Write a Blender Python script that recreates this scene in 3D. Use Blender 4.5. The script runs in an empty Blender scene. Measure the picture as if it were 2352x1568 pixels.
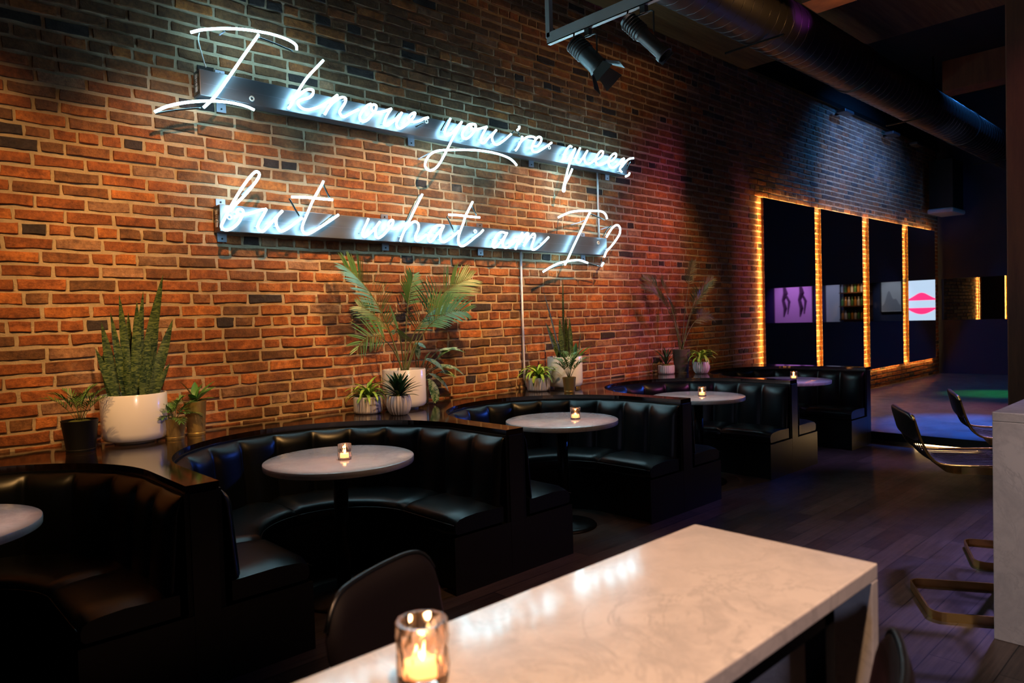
import bpy, math, random
import numpy as np
from mathutils import Vector, Matrix
C = bpy.context.scene.collection
PI = math.pi
random.seed(7)
rng = np.random.default_rng(11)

# ------------------------------------------------------------------ camera
F_PX, YAW, PITCH, ROLL, CAM_H, D = 1638.27, 46.7667, 1.7831, -1.6994, 1.4647, 4.6097
_y, _p, _r = math.radians(YAW), math.radians(PITCH), math.radians(ROLL)
FW = np.array([math.cos(_y)*math.cos(_p), math.sin(_y)*math.cos(_p), -math.sin(_p)])
RT = np.array([math.sin(_y), -math.cos(_y), 0.0])
UP = np.cross(RT, FW)
RT, UP = RT*math.cos(_r)+UP*math.sin(_r), UP*math.cos(_r)-RT*math.sin(_r)
CP = np.array([0.0, -D, CAM_H])
cam_d = bpy.data.cameras.new('camera')
cam = bpy.data.objects.new('camera', cam_d); C.objects.link(cam)
M = Matrix(((RT[0], UP[0], -FW[0], CP[0]), (RT[1], UP[1], -FW[1], CP[1]), (RT[2], UP[2], -FW[2], CP[2]), (0, 0, 0, 1)))
cam.matrix_world = M
cam_d.sensor_width = 36.0
cam_d.lens = F_PX/2352*36.0
cam_d.clip_start = 0.05
cam_d.dof.use_dof = True
cam_d.dof.focus_distance = 4.7
cam_d.dof.aperture_fstop = 3.3
bpy.context.scene.camera = cam

# ------------------------------------------------------------------ world, exposure
w = bpy.data.worlds.new('world'); bpy.context.scene.world = w
w.use_nodes = True
w.node_tree.nodes['Background'].inputs[0].default_value = (0.25, 0.2, 0.4, 1)
w.node_tree.nodes['Background'].inputs[1].default_value = 0.002
vs = bpy.context.scene.view_settings
vs.view_transform = 'Standard'; vs.look = 'None'; vs.exposure = 0.0; vs.gamma = 1.0; vs.use_curve_mapping = False

# ------------------------------------------------------------------ lamps of the room
def spot(name, loc, target, color, power, size=60, blend=0.5, rad=0.05):
    l = bpy.data.lights.new(name, 'SPOT'); l.color = color; l.energy = power
    l.spot_size = math.radians(size); l.spot_blend = blend; l.shadow_soft_size = rad
    o = bpy.data.objects.new(name, l); C.objects.link(o); o.location = loc
    o.rotation_euler = (Vector(target)-Vector(loc)).to_track_quat('-Z', 'Y').to_euler()
    return o
WARM = (1.0, 0.52, 0.17)
PINKW = (1.0, 0.58, 0.42)
# wall washers over the banquettes
for x, p, tx in ((-0.6, 150, 0.3), (1.2, 170, 1.7), (2.9, 200, 3.2), (4.6, 200, 4.9), (6.2, 110, 6.6)):
    spot('wall_washer', (x, -2.3, 4.1), (tx, 0.0, 1.72), WARM, p*2.9, 44, 0.8, 0.06)
# narrow downlights over each round table
for k, (x, p) in enumerate(((0.168, 60), (1.918, 62), (3.667, 62), (5.417, 56), (7.167, 26))):
    spot('table_spot', (x+0.1, -1.9, 4.3), (x, -1.195, 0.75), (1.0, 0.66, 0.54) if k < 4 else (0.75, 0.45, 1.0), p*5.0, 13.0, 0.4, 0.04)
# accent spots on the planter groups
for x, p in ((1.25, 60), (2.9, 75), (4.6, 70), (6.5, 40)):
    spot('planter_spot', (x-0.6, -4.2, 3.0), (x, -0.3, 1.08), (1.0, 0.66, 0.56), p*2.6, 13, 0.9, 0.05)
# over the high tables in front
spot('front_spot', (0.6, -4.5, 3.9), (0.75, -3.85, 0.95), (1.0, 0.55, 0.29), 400, 46, 0.8, 0.06)
spot('front_spot', (2.2, -5.2, 3.4), (1.3, -3.9, 0.95), (1.0, 0.62, 0.50), 170, 30, 0.8, 0.06)
spot('table_panel_fill', (-1.3, -5.9, 1.5), (1.48, -3.9, 0.5), (0.62, 0.66, 1.0), 34, 26, 0.8, 0.1)  # unseen fill added from behind the camera, brightens the table's inner end panel
spot('counter_fill', (1.9, -5.6, 2.4), (3.63, -4.1, 0.55), (1.0, 0.78, 0.74), 90, 30, 0.8, 0.1)  # added fill without a fixture, lifts the marble end of the counter
spot('bar_spot', (2.6, -4.6, 3.6), (3.9, -4.3, 0.9), (1.0, 0.66, 0.56), 90, 40, 0.7, 0.06)
spot('floor_spot', (2.3, -3.2, 4.2), (2.7, -2.35, 0.0), (1.0, 0.52, 0.18), 130, 44, 0.9, 0.08)
spot('floor_spot', (4.6, -3.2, 4.2), (4.6, -2.3, 0.0), (1.0, 0.45, 0.30), 60, 44, 0.9, 0.08)
# stage lights
spot('stage_blue_low', (11.5, -2.6, 3.2), (4.9, -0.9, 0.7), (0.04, 0.16, 1.0), 420, 26, 0.9, 0.08)
spot('stage_blue', (11.5, -2.6, 4.2), (9.25, -2.25, 0.12), (0.02, 0.16, 1.0), 2600, 26, 0.8, 0.05)
spot('stage_red', (12.0, -4.2, 4.2), (10.6, -1.9, 0.12), (1.0, 0.10, 0.30), 420, 26, 1.0, 0.05)
spot('stage_green', (14.5, -3.4, 4.2), (12.7, -1.75, 0.12), (0.03, 1.0, 0.15), 800, 17, 1.0, 0.05)
spot('stage_wash', (10.0, -3.8, 4.3), (9.5, -0.8, 0.12), (1.0, 0.80, 0.85), 300, 60, 0.9, 0.1)
spot('upper_blue', (10.2, -3.2, 2.9), (12.0, 0.0, 3.35), (0.55, 0.62, 1.0), 300, 50, 0.9, 0.1)
spot('purple_wash', (7.0, -4.6, 3.6), (7.2, 0.0, 1.6), (1.0, 0.20, 0.60), 330, 52, 0.9, 0.1)
spot('floor_wash', (7.5, -3.6, 4.3), (5.6, -2.9, 0.0), (0.46, 0.34, 1.0), 950, 64, 0.9, 0.15)
spot('duct_purple', (6.8, -2.7, 4.2), (6.4, -1.6, 4.16), (0.8, 0.08, 1.0), 30, 24, 0.8, 0.03)
spot('duct_amber', (6.0, -2.9, 3.5), (5.6, -0.6, 4.5), (1.0, 0.5, 0.15), 45, 75, 0.9)
spot('duct_blue', (11.6, -2.3, 5.45), (11.8, -1.6, 4.3), (0.05, 0.32, 1.0), 330, 100, 0.8, 0.05)
spot('plinth_gold_fill', (6.6, -2.5, 0.85), (6.33, -1.64, 0.22), (1.0, 0.50, 0.08), 7, 26, 1.0, 0.02)  # not a stage light: added low lamp giving the plinth its gold reflection

# ------------------------------------------------------------------ helpers
def proj(P):
    d = np.array(P, float)-CP; z = d@FW
    return 1176+F_PX*(d@RT)/z, 784-F_PX*(d@UP)/z
def at(px, py, ax, v):
    d = FW*F_PX+RT*(px-1176)-UP*(py-784); t = (v-CP[ax])/d[ax]
    return CP+t*d
def empty(name, loc, label, cat, group=None, rz=0.0):
    o = bpy.data.objects.new(name, None); C.objects.link(o); o.empty_display_size = 0.05
    o.location = loc; o.rotation_euler = (0, 0, rz)
    o['label'] = label; o['category'] = cat
    if group: o['group'] = group
    return o
def tag(o, label, cat, group=None):
    o['label'] = label; o['category'] = cat
    if group: o['group'] = group
    return o
def mk(name, verts, faces, mat, parent=None, smooth=False, loc=None, kind=None, label=None):
    me = bpy.data.meshes.new(name)
    me.from_pydata([tuple(map(float, v)) for v in verts], [], faces)
    me.update()
    if smooth: me.shade_smooth()
    for m in (mat if isinstance(mat, (list, tuple)) else [mat]): me.materials.append(m)
    o = bpy.data.objects.new(name, me); C.objects.link(o)
    if parent is not None: o.parent = parent
    if loc is not None: o.location = loc
    if kind: o['kind'] = kind
    if label: o['label'] = label
    return o
def mod_bevel(o, wd, seg=2, ang=40):
    m = o.modifiers.new('bevel', 'BEVEL'); m.width = wd; m.segments = seg; m.limit_method = 'ANGLE'; m.angle_limit = math.radians(ang)
    return o
class MB:
    def __init__(s): s.v = []; s.f = []
    def add(s, v, f):
        n = len(s.v); s.v += [tuple(map(float, a)) for a in v]; s.f += [tuple(i+n for i in a) for a in f]; return s
    def box(s, x0, x1, y0, y1, z0, z1):
        v = [(x0, y0, z0), (x1, y0, z0), (x1, y1, z0), (x0, y1, z0), (x0, y0, z1), (x1, y0, z1), (x1, y1, z1), (x0, y1, z1)]
        return s.add(v, [(0, 3, 2, 1), (4, 5, 6, 7), (0, 1, 5, 4), (1, 2, 6, 5), (2, 3, 7, 6), (3, 0, 4, 7)])
    def tube(s, pts, r, n=8, cap=True):
        P = [Vector(p) for p in pts]; m = len(P)
        rr = r if isinstance(r, (list, tuple)) else [r]*m
        vs_, fs = [], []; prev = None
        for i in range(m):
            t = (P[min(i+1, m-1)]-P[max(i-1, 0)])
            t = t.normalized() if t.length > 1e-9 else Vector((0, 0, 1))
            if prev is None:
                a = Vector((0, 0, 1)) if abs(t.z) < 0.9 else Vector((1, 0, 0))
                u = t.cross(a).normalized()
            else:
                u = prev-t*prev.dot(t); u = u.normalized() if u.length > 1e-6 else t.orthogonal().normalized()
            prev = u; v_ = t.cross(u)
            for k in range(n):
                a = 2*PI*k/n; vs_.append(P[i]+(u*math.cos(a)+v_*math.sin(a))*rr[i])
        for i in range(m-1):
            for k in range(n):
                k2 = (k+1) % n; fs.append((i*n+k, i*n+k2, (i+1)*n+k2, (i+1)*n+k))
        if cap: fs.append(tuple(range(n-1, -1, -1))); fs.append(tuple((m-1)*n+k for k in range(n)))
        return s.add(vs_, fs)
    def lathe(s, prof, n=48, cx=0, cy=0, flute=None):
        vs_, fs = [], []; m = len(prof)
        for i, (r, z) in enumerate(prof):
            for k in range(n):
                a = 2*PI*k/n; q = r if flute is None else flute(r, a, i)
                vs_.append((cx+q*math.cos(a), cy+q*math.sin(a), z))
        for i in range(m-1):
            for k in range(n):
                k2 = (k+1) % n; fs.append((i*n+k, i*n+k2, (i+1)*n+k2, (i+1)*n+k))
        if prof[0][0] > 1e-5: fs.append(tuple(range(n-1, -1, -1)))
        if prof[-1][0] > 1e-5: fs.append(tuple((m-1)*n+k for k in range(n)))
        return s.add(vs_, fs)
    def clamp(s, ylim): s.v = [(a, min(b, ylim), c_) for a, b, c_ in s.v]; return s
    def build(s, name, mat, parent=None, smooth=False, **k): return mk(name, s.v, s.f, mat, parent, smooth, **k)
def smooth_auto(o, ang=35):
    me = o.data; me.shade_smooth()
    try: me.set_sharp_from_angle(angle=math.radians(ang))
    except Exception: pass
    return o
def catmull(P, k=8):
    P = [np.array(p, float) for p in P]
    if len(P) == 2: return [P[0]+(P[1]-P[0])*t for t in np.linspace(0, 1, 4)]
    Q = [2*P[0]-P[1]]+P+[2*P[-1]-P[-2]]; out = []
    for i in range(1, len(Q)-2):
        for j in range(k):
            t = j/k; a, b, c, d = Q[i-1], Q[i], Q[i+1], Q[i+2]
            out.append(0.5*((2*b)+(-a+c)*t+(2*a-5*b+4*c-d)*t*t+(-a+3*b-3*c+d)*t**3))
    out.append(P[-1]); return out

# ------------------------------------------------------------------ materials
def mat(name, col=(0.5, 0.5, 0.5), rough=0.5, metal=0.0, spec=None, emit=None, es=0.0, coat=0.0, trans=0.0, ior=None):
    m = bpy.data.materials.new(name); m.use_nodes = True
    b = m.node_tree.nodes['Principled BSDF']
    b.inputs['Base Color'].default_value = (*col, 1); b.inputs['Roughness'].default_value = rough; b.inputs['Metallic'].default_value = metal
    if spec is not None: b.inputs['Specular IOR Level'].default_value = spec
    if emit: b.inputs['Emission Color'].default_value = (*emit, 1); b.inputs['Emission Strength'].default_value = es
    if coat: b.inputs['Coat Weight'].default_value = coat
    if trans: b.inputs['Transmission Weight'].default_value = trans
    if ior: b.inputs['IOR'].default_value = ior
    return m
def N(m, t, **kw):
    n = m.node_tree.nodes.new(t)
    for k, v in kw.items():
        if k in n.inputs: n.inputs[k].default_value = v
        else: setattr(n, k, v)
    return n
def L(m, a, b): m.node_tree.links.new(a, b)
def bsdf(m): return m.node_tree.nodes['Principled BSDF']
def ramp(m, fac, stops):
    r = N(m, 'ShaderNodeValToRGB'); e = r.color_ramp.elements
    while len(e) < len(stops): e.new(0.5)
    for i, (p, c) in enumerate(stops): e[i].position = p; e[i].color = (*c, 1)
    L(m, fac, r.inputs[0]); return r.outputs[0]
def noise(m, scale, detail=4, rough=0.55, vec=None, dist=0.0):
    n = N(m, 'ShaderNodeTexNoise'); n.inputs['Scale'].default_value = scale; n.inputs['Detail'].default_value = detail; n.inputs['Roughness'].default_value = rough; n.inputs['Distortion'].default_value = dist
    if vec is not None: L(m, vec, n.inputs['Vector'])
    return n.outputs['Fac']
def coords(m, kind='Object', scale=None):
    t = N(m, 'ShaderNodeTexCoord').outputs[kind]
    if scale:
        mp = N(m, 'ShaderNodeMapping'); mp.inputs['Scale'].default_value = scale; L(m, t, mp.inputs[0]); return mp.outputs[0]
    return t
def worldpos(m, scale=None):
    t = N(m, 'ShaderNodeNewGeometry').outputs['Position']
    if scale:
        mp = N(m, 'ShaderNodeMapping'); mp.inputs['Scale'].default_value = scale; L(m, t, mp.inputs[0]); return mp.outputs[0]
    return t
def bump(m, h, strength=0.3, dist=0.01):
    b = N(m, 'ShaderNodeBump'); b.inputs['Strength'].default_value = strength; b.inputs['Distance'].default_value = dist
    L(m, h, b.inputs['Height']); L(m, b.outputs[0], bsdf(m).inputs['Normal'])
def mixc(m, fac, a, b, mode='MIX'):
    n = N(m, 'ShaderNodeMix', data_type='RGBA', blend_type=mode)
    for s_, v in ((0, fac), (6, a), (7, b)):
        if hasattr(v, 'is_linked') or isinstance(v, bpy.types.NodeSocket): L(m, v, n.inputs[s_])
        else: n.inputs[s_].default_value = v if s_ == 0 else (*v, 1)
    return n.outputs[2]
def math_(m, op, a, b=None, clamp=False):
    n = N(m, 'ShaderNodeMath', operation=op, use_clamp=clamp)
    for i, v in enumerate((a, b)):
        if v is None: continue
        if isinstance(v, bpy.types.NodeSocket): L(m, v, n.inputs[i])
        else: n.inputs[i].default_value = v
    return n.outputs[0]

# brick: own colour per brick in an attribute, mottling and lime bloom on top
BR = mat('brick', (0.3, 0.1, 0.05), 0.85)
wp = worldpos(BR)
att = N(BR, 'ShaderNodeAttribute', attribute_name='brick_colour').outputs['Color']
n1 = noise(BR, 45, 6, 0.7, wp); n2 = noise(BR, 9, 3, 0.6, wp)
c = mixc(BR, 1.0, att, ramp(BR, n1, [(0.25, (0.42, 0.36, 0.36)), (0.6, (1.2, 1.15, 1.05))]), 'MULTIPLY')
c = mixc(BR, 1.0, c, ramp(BR, n2, [(0.3, (0.55, 0.5, 0.5)), (0.7, (1.3, 1.28, 1.2))]), 'MULTIPLY')
n3 = noise(BR, 2.2, 5, 0.65, wp)
c = mixc(BR, ramp(BR, n3, [(0.62, (0, 0, 0)), (0.75, (0.4, 0.4, 0.4))]), c, (0.46, 0.37, 0.29))
# lime wash left on the upper far bricks
sx = N(BR, 'ShaderNodeSeparateXYZ'); L(BR, wp, sx.inputs[0])
mx = N(BR, 'ShaderNodeMapRange'); mx.inputs[1].default_value = 7.5; mx.inputs[2].default_value = 10.0; L(BR, sx.outputs[0], mx.inputs[0])
mz = N(BR, 'ShaderNodeMapRange'); mz.inputs[1].default_value = 2.9; mz.inputs[2].default_value = 3.8; L(BR, sx.outputs[2], mz.inputs[0])
pz = math_(BR, 'MULTIPLY', mx.outputs[0], mz.outputs[0])
n4 = noise(BR, 0.9, 9, 0.82, wp)
lw = math_(BR, 'MULTIPLY', pz, ramp(BR, n4, [(0.38, (0.05, 0.05, 0.05)), (0.54, (0.32, 0.32, 0.32)), (0.64, (1, 1, 1))]))
c = mixc(BR, lw, c, (0.40, 0.37, 0.36))
L(BR, c, bsdf(BR).inputs['Base Color'])
bump(BR, math_(BR, 'ADD', noise(BR, 110, 5, 0.75, wp), math_(BR, 'MULTIPLY', noise(BR, 22, 5, 0.7, wp), 2.0)), 0.7, 0.008)
MO = mat('mortar', (0.42, 0.32, 0.22), 0.95)
wp = worldpos(MO)
L(MO, mixc(MO, noise(MO, 14, 6, 0.7, wp), (0.30, 0.215, 0.14), (0.86, 0.68, 0.48)), bsdf(MO).inputs['Base Color'])
bump(MO, noise(MO, 90, 6, 0.8, wp), 0.9, 0.01)

FL = mat('dark_floorboards', (0.05, 0.03, 0.02), 0.38)
cv = worldpos(FL)
bk = N(FL, 'ShaderNodeTexBrick'); bk.offset = 0.37; bk.inputs['Color1'].default_value = (0.085, 0.058, 0.046, 1); bk.inputs['Color2'].default_value = (0.034, 0.023, 0.019, 1)
bk.inputs['Mortar'].default_value = (0.006, 0.004, 0.003, 1); bk.inputs['Scale'].default_value = 1.0; bk.inputs['Mortar Size'].default_value = 0.0025
bk.inputs['Brick Width'].default_value = 1.25; bk.inputs['Row Height'].default_value = 0.125; bk.inputs['Bias'].default_value = -0.1
L(FL, cv, bk.inputs['Vector'])
gr = noise(FL, 1.0, 6, 0.6, worldpos(FL, (3, 60, 1)))
c = mixc(FL, 1.0, bk.outputs['Color'], ramp(FL, gr, [(0.3, (0.55, 0.55, 0.55)), (0.7, (1.35, 1.35, 1.35))]), 'MULTIPLY')
L(FL, c, bsdf(FL).inputs['Base Color'])
L(FL, ramp(FL, noise(FL, 3, 5, 0.7, cv), [(0.3, (0.30, 0.30, 0.30)), (0.75, (0.52, 0.52, 0.52))]), bsdf(FL).inputs['Roughness'])
bump(FL, bk.outputs['Fac'], -0.3, 0.002)
PF = mat('platform_floor', (0.10, 0.09, 0.09), 0.35)
cv = worldpos(PF)
L(PF, mixc(PF, noise(PF, 1.6, 8, 0.7, worldpos(PF, (1, 2.5, 1))), (0.05, 0.045, 0.045), (0.22, 0.20, 0.19)), bsdf(PF).inputs['Base Color'])
L(PF, ramp(PF, noise(PF, 5, 6, 0.7, cv), [(0.3, (0.28, 0.28, 0.28)), (0.75, (0.55, 0.55, 0.55))]), bsdf(PF).inputs['Roughness'])

def marble(name, base, vein, rough=0.22):
    m = mat(name, base, rough, coat=0.6); bsdf(m).inputs['Coat Roughness'].default_value = 0.08
    co = worldpos(m)
    a = noise(m, 3.0, 9, 0.68, co, 1.2)
    v = math_(m, 'ABSOLUTE', math_(m, 'SUBTRACT', a, 0.5))
    v = ramp(m, v, [(0.0, (0.8, 0.8, 0.8)), (0.022, (0, 0, 0))])
    cl = ramp(m, noise(m, 9, 8, 0.72, co, 0.6), [(0.42, (0, 0, 0)), (0.74, (0.75, 0.75, 0.75))])
    k = math_(m, 'MAXIMUM', math_(m, 'MULTIPLY', v, 0.7), cl)
    k = math_(m, 'MULTIPLY', k, ramp(m, noise(m, 2.2, 3, 0.5, co), [(0.3, (0.3, 0.3, 0.3)), (0.65, (1, 1, 1))]))
    L(m, mixc(m, k, base, vein), bsdf(m).inputs['Base Color'])
    return m
MARB = marble('white_marble', (0.72, 0.70, 0.69), (0.36, 0.36, 0.38))

LEA = mat('black_leather', (0.002, 0.0032, 0.0045), 0.35, spec=0.65)
co = worldpos(LEA)
bump(LEA, noise(LEA, 260, 3, 0.6, co), 0.12, 0.002)
BLK = mat('black_panel', (0.003, 0.003, 0.003), 0.45)
PLIN = mat('semi_gloss_plinth', (0.012, 0.010, 0.006), 0.36, spec=0.6)
LACQ = mat('black_lacquer', (0.012, 0.007, 0.006), 0.09, spec=0.6)
L(LACQ, ramp(LACQ, noise(LACQ, 1, 5, 0.6, worldpos(LACQ, (4, 60, 10))), [(0.3, (0.006, 0.004, 0.003)), (0.8, (0.028, 0.014, 0.009))]), bsdf(LACQ).inputs['Base Color'])
IRON = mat('black_iron', (0.012, 0.012, 0.013), 0.35, 0.6)
BRASS = mat('brass', (0.80, 0.52, 0.16), 0.26, 1.0)
GALV = mat('brushed_steel', (0.19, 0.20, 0.24), 0.42, 0.8)
L(GALV, ramp(GALV, noise(GALV, 1, 6, 0.7, worldpos(GALV, (4, 4, 120))), [(0.3, (0.36, 0.36, 0.36)), (0.7, (0.52, 0.52, 0.52))]), bsdf(GALV).inputs['Roughness'])
PLATE = mat('zinc_bracket', (0.30, 0.30, 0.38), 0.5, 0.7)
NEON = mat('neon_glow', (0.9, 0.97, 1), 0.3, emit=(0.42, 0.84, 1.0), es=19)
NDARK = mat('neon_blackout', (0.01, 0.02, 0.025), 0.25, coat=0.5)
GLASSY = mat('clear_tube', (0.7, 0.9, 0.95), 0.15, spec=0.8)
CON = mat('painted_conduit', (0.62, 0.58, 0.60), 0.4, 0.3)
CER = mat('white_ceramic', (0.78, 0.76, 0.75), 0.22, coat=0.4)
CERM = mat('matte_white_ceramic', (0.74, 0.70, 0.68), 0.5)
TAUPE = mat('taupe_planter', (0.16, 0.12, 0.09), 0.7)
BPOT = mat('black_planter', (0.003, 0.003, 0.003), 0.55)
SOIL = mat('soil', (0.03, 0.018, 0.010), 0.95); bump(SOIL, noise(SOIL, 120, 4, 0.7, worldpos(SOIL)), 1.0, 0.01)
MOSS = mat('moss', (0.13, 0.16, 0.025), 0.95)
L(MOSS, mixc(MOSS, noise(MOSS, 120, 4, 0.7, worldpos(MOSS)), (0.05, 0.07, 0.01), (0.30, 0.34, 0.06)), bsdf(MOSS).inputs['Base Color']); bump(MOSS, noise(MOSS, 150, 4, 0.7, worldpos(MOSS)), 1.0, 0.01)
def leafmat(name, a, b, scale=30, rough=0.42):
    m = mat(name, a, rough); bsdf(m).inputs['Subsurface Weight'].default_value = 0.0
    L(m, mixc(m, noise(m, scale, 3, 0.5, worldpos(m)), a, b), bsdf(m).inputs['Base Color']); return m
PALM = leafmat('palm_leaf', (0.04, 0.14, 0.045), (0.12, 0.27, 0.12), 8, 0.35)
PALMD = leafmat('dim_palm_leaf', (0.07, 0.085, 0.03), (0.12, 0.13, 0.05), 10)
DRAC = leafmat('dracaena_leaf', (0.008, 0.04, 0.016), (0.02, 0.08, 0.03), 30, 0.3)
LIME = leafmat('lime_leaf', (0.18, 0.40, 0.03), (0.46, 0.66, 0.08), 40)
ZZ = leafmat('glossy_leaf', (0.03, 0.12, 0.02), (0.09, 0.24, 0.05), 12, 0.3)
FERN = leafmat('fern_leaf', (0.04, 0.13, 0.02), (0.13, 0.27, 0.06), 40)
STEM = leafmat('green_stem', (0.10, 0.13, 0.04), (0.16, 0.17, 0.06), 20)
SNAKE = mat('snake_leaf', (0.1, 0.16, 0.06), 0.4)
sz = noise(SNAKE, 1.0, 4, 0.6, worldpos(SNAKE, (25, 25, 90)), 1.5)
L(SNAKE, ramp(SNAKE, sz, [(0.44, (0.014, 0.036, 0.014)), (0.56, (0.09, 0.14, 0.045)), (0.75, (0.19, 0.23, 0.07))]), bsdf(SNAKE).inputs['Base Color'])
AGLA = mat('variegated_leaf', (0.3, 0.4, 0.2), 0.35)
L(AGLA, ramp(AGLA, noise(AGLA, 26, 4, 0.7, worldpos(AGLA), 1.5), [(0.44, (0.03, 0.12, 0.04)), (0.53, (0.32, 0.45, 0.24)), (0.75, (0.50, 0.58, 0.33))]), bsdf(AGLA).inputs['Base Color'])
VGLASS = mat('votive_glass', (1, 0.80, 0.68), 0.10, trans=1.0, ior=1.45)
WAX = mat('candle_wax', (0.9, 0.75, 0.6), 0.5, emit=(1, 0.45, 0.15), es=3.0)
FLAME = mat('candle_flame', (1, 0.7, 0.3), 0.5, emit=(1.0, 0.52, 0.18), es=70)
MIRR = mat('mirror_glass', (0.80, 0.82, 0.86), 0.02, 1.0)
LEDW = mat('warm_led_strip', (1, 0.7, 0.3), 0.5, emit=(1.0, 0.56, 0.15), es=75)
LEDF = mat('step_led_strip', (1, 0.8, 0.5), 0.5, emit=(1.0, 0.60, 0.22), es=22)
CEIL = mat('black_ceiling', (0.012, 0.011, 0.013), 0.8)
NAVY = mat('navy_wall', (0.022, 0.030, 0.085), 0.6)
WOODC = mat('plywood_soffit', (0.20, 0.12, 0.05), 0.7)
L(WOODC, ramp(WOODC, noise(WOODC, 1, 6, 0.7, worldpos(WOODC, (1.2, 22, 1))), [(0.3, (0.10, 0.05, 0.015)), (0.7, (0.22, 0.13, 0.045))]), bsdf(WOODC).inputs['Base Color'])
BEAM = mat('old_timber', (0.06, 0.025, 0.012), 0.7)
L(BEAM, ramp(BEAM, noise(BEAM, 1, 6, 0.7, worldpos(BEAM, (9, 9, 1.2))), [(0.3, (0.07, 0.022, 0.009)), (0.75, (0.17, 0.06, 0.022))]), bsdf(BEAM).inputs['Base Color'])
DUCT = mat('spiral_duct_metal', (0.09, 0.085, 0.09), 0.38, 0.9)
FIXT = mat('lamp_housing', (0.13, 0.15, 0.16), 0.38, 0.6)
VELV = mat('plum_velvet', (0.0028, 0.001, 0.0026), 0.7); bsdf(VELV).inputs['Sheen Weight'].default_value = 0.03; bsdf(VELV).inputs['Specular IOR Level'].default_value = 0.2; bsdf(VELV).inputs['Sheen Tint'].default_value = (0.5, 0.25, 0.5, 1); bsdf(VELV).inputs['Sheen Roughness'].default_value = 0.3

# ------------------------------------------------------------------ setting: brick wall
PITCH_Z = 0.0756
def brick_wall(name, x0, x1, z0, z1, mortar_name):
    V, Fc, Col = [], [], []
    n0 = int(math.ceil((z0-0.0276)/PITCH_Z)); n1_ = int((z1-0.0276)/PITCH_Z)
    for n in range(n0-1, n1_+1):
        zb = 0.0276+n*PITCH_Z
        zb_, zt_ = zb+0.0080, zb+PITCH_Z-0.0080
        if zt_ > z1: break
        if zb_ < z0: continue
        header = ((n-26) % 7 == 0)
        pit = 0.1215 if header else 0.243
        x = x0-random.random()*pit
        while x < x1:
            l = pit*(1+random.uniform(-0.05, 0.05))
            if not header and random.random() < 0.07: l = 0.122
            a, b = max(x+0.0068, x0), min(x+l-0.0068, x1); x += l
            if b-a < 0.03: continue
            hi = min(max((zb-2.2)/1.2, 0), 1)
            r = random.random()
            far = min(max((a-6.0)/3.0, 0), 1)
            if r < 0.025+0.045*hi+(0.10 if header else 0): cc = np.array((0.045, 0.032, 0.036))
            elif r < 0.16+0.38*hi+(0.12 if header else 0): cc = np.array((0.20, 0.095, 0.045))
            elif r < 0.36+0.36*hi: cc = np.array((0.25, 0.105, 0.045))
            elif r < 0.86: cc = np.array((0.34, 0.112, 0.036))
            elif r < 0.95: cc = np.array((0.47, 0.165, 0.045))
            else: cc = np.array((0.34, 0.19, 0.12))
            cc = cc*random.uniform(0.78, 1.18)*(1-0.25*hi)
            dep = random.uniform(-0.0125, -0.0065)
            j = lambda s_: random.uniform(-s_, s_)
            xm, zm = (a+b)/2, (zb_+zt_)/2
            ring = [(a+j(.004), zb_+j(.004)), (xm+j(.03), zb_+j(.0045)), (b+j(.003), zb_+j(.003)), (b+j(.002), zm), (b+j(.004), zt_+j(.004)), (xm+j(.03), zt_+j(.0045)), (a+j(.003), zt_+j(.003)), (a+j(.002), zm)]
            k = len(V)
            for (u, v_) in ring: V.append((u, 0.004, v_))
            for (u, v_) in ring:
                du = 0.0045 if u < xm-0.01 else (-0.0045 if u > xm+0.01 and abs(u-xm) > (b-a)*0.4 else 0)
                if abs(u-xm) < (b-a)*0.4: du = 0
                dv = 0.0045 if v_ < zm-0.01 else (-0.0045 if v_ > zm+0.01 else 0)
                V.append((u+du, dep+j(.0012), v_+dv))
            for q in range(8):
                q2 = (q+1) % 8; Fc.append((k+q, k+q2, k+8+q2, k+8+q))
            Fc.append(tuple(k+8+q for q in range(8)))
            Col += [cc]*16
    me = bpy.data.meshes.new(name); me.from_pydata(V, [], Fc); me.update()
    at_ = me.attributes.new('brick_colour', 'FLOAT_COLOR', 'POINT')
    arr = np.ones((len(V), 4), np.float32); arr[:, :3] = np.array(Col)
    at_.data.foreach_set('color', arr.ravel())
    me.materials.append(BR)
    me.materials.append(MO)
    # mortar bed, wavy
    nx = int((x1-x0)/0.05); nz = int((z1-z0)/0.0252)
    xs = np.linspace(x0, x1, nx+1); zs = np.linspace(z0, z1, nz+1)
    g = rng.uniform(-0.003, 0.0032, (nx+1, nz+1))
    MV = [(xs[i], float(-0.0015+g[i, k]), zs[k]) for i in range(nx+1) for k in range(nz+1)]
    MF = [(i*(nz+1)+k, (i+1)*(nz+1)+k, (i+1)*(nz+1)+k+1, i*(nz+1)+k+1) for i in range(nx) for k in range(nz)]
    o = bpy.data.objects.new(name, me); C.objects.link(o); o['kind'] = 'structure'
    mo = mk(mortar_name, MV, MF, MO, None, smooth=True); mo.parent = o
    bk_ = MB().box(x0, x1, 0.01, 0.3, z0, z1).build('wall_core', MO, o)
    return o
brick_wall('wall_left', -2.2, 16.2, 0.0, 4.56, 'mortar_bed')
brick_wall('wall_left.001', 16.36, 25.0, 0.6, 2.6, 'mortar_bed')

MB().box(-3, 26, -9.2, 0.3, -0.1, 0).build('floor', FL, kind='structure')
MB().box(8.2, 16.2, -9.0, 0.0, 0.0, 0.12).build('floor_platform', [PF], kind='structure')
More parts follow.
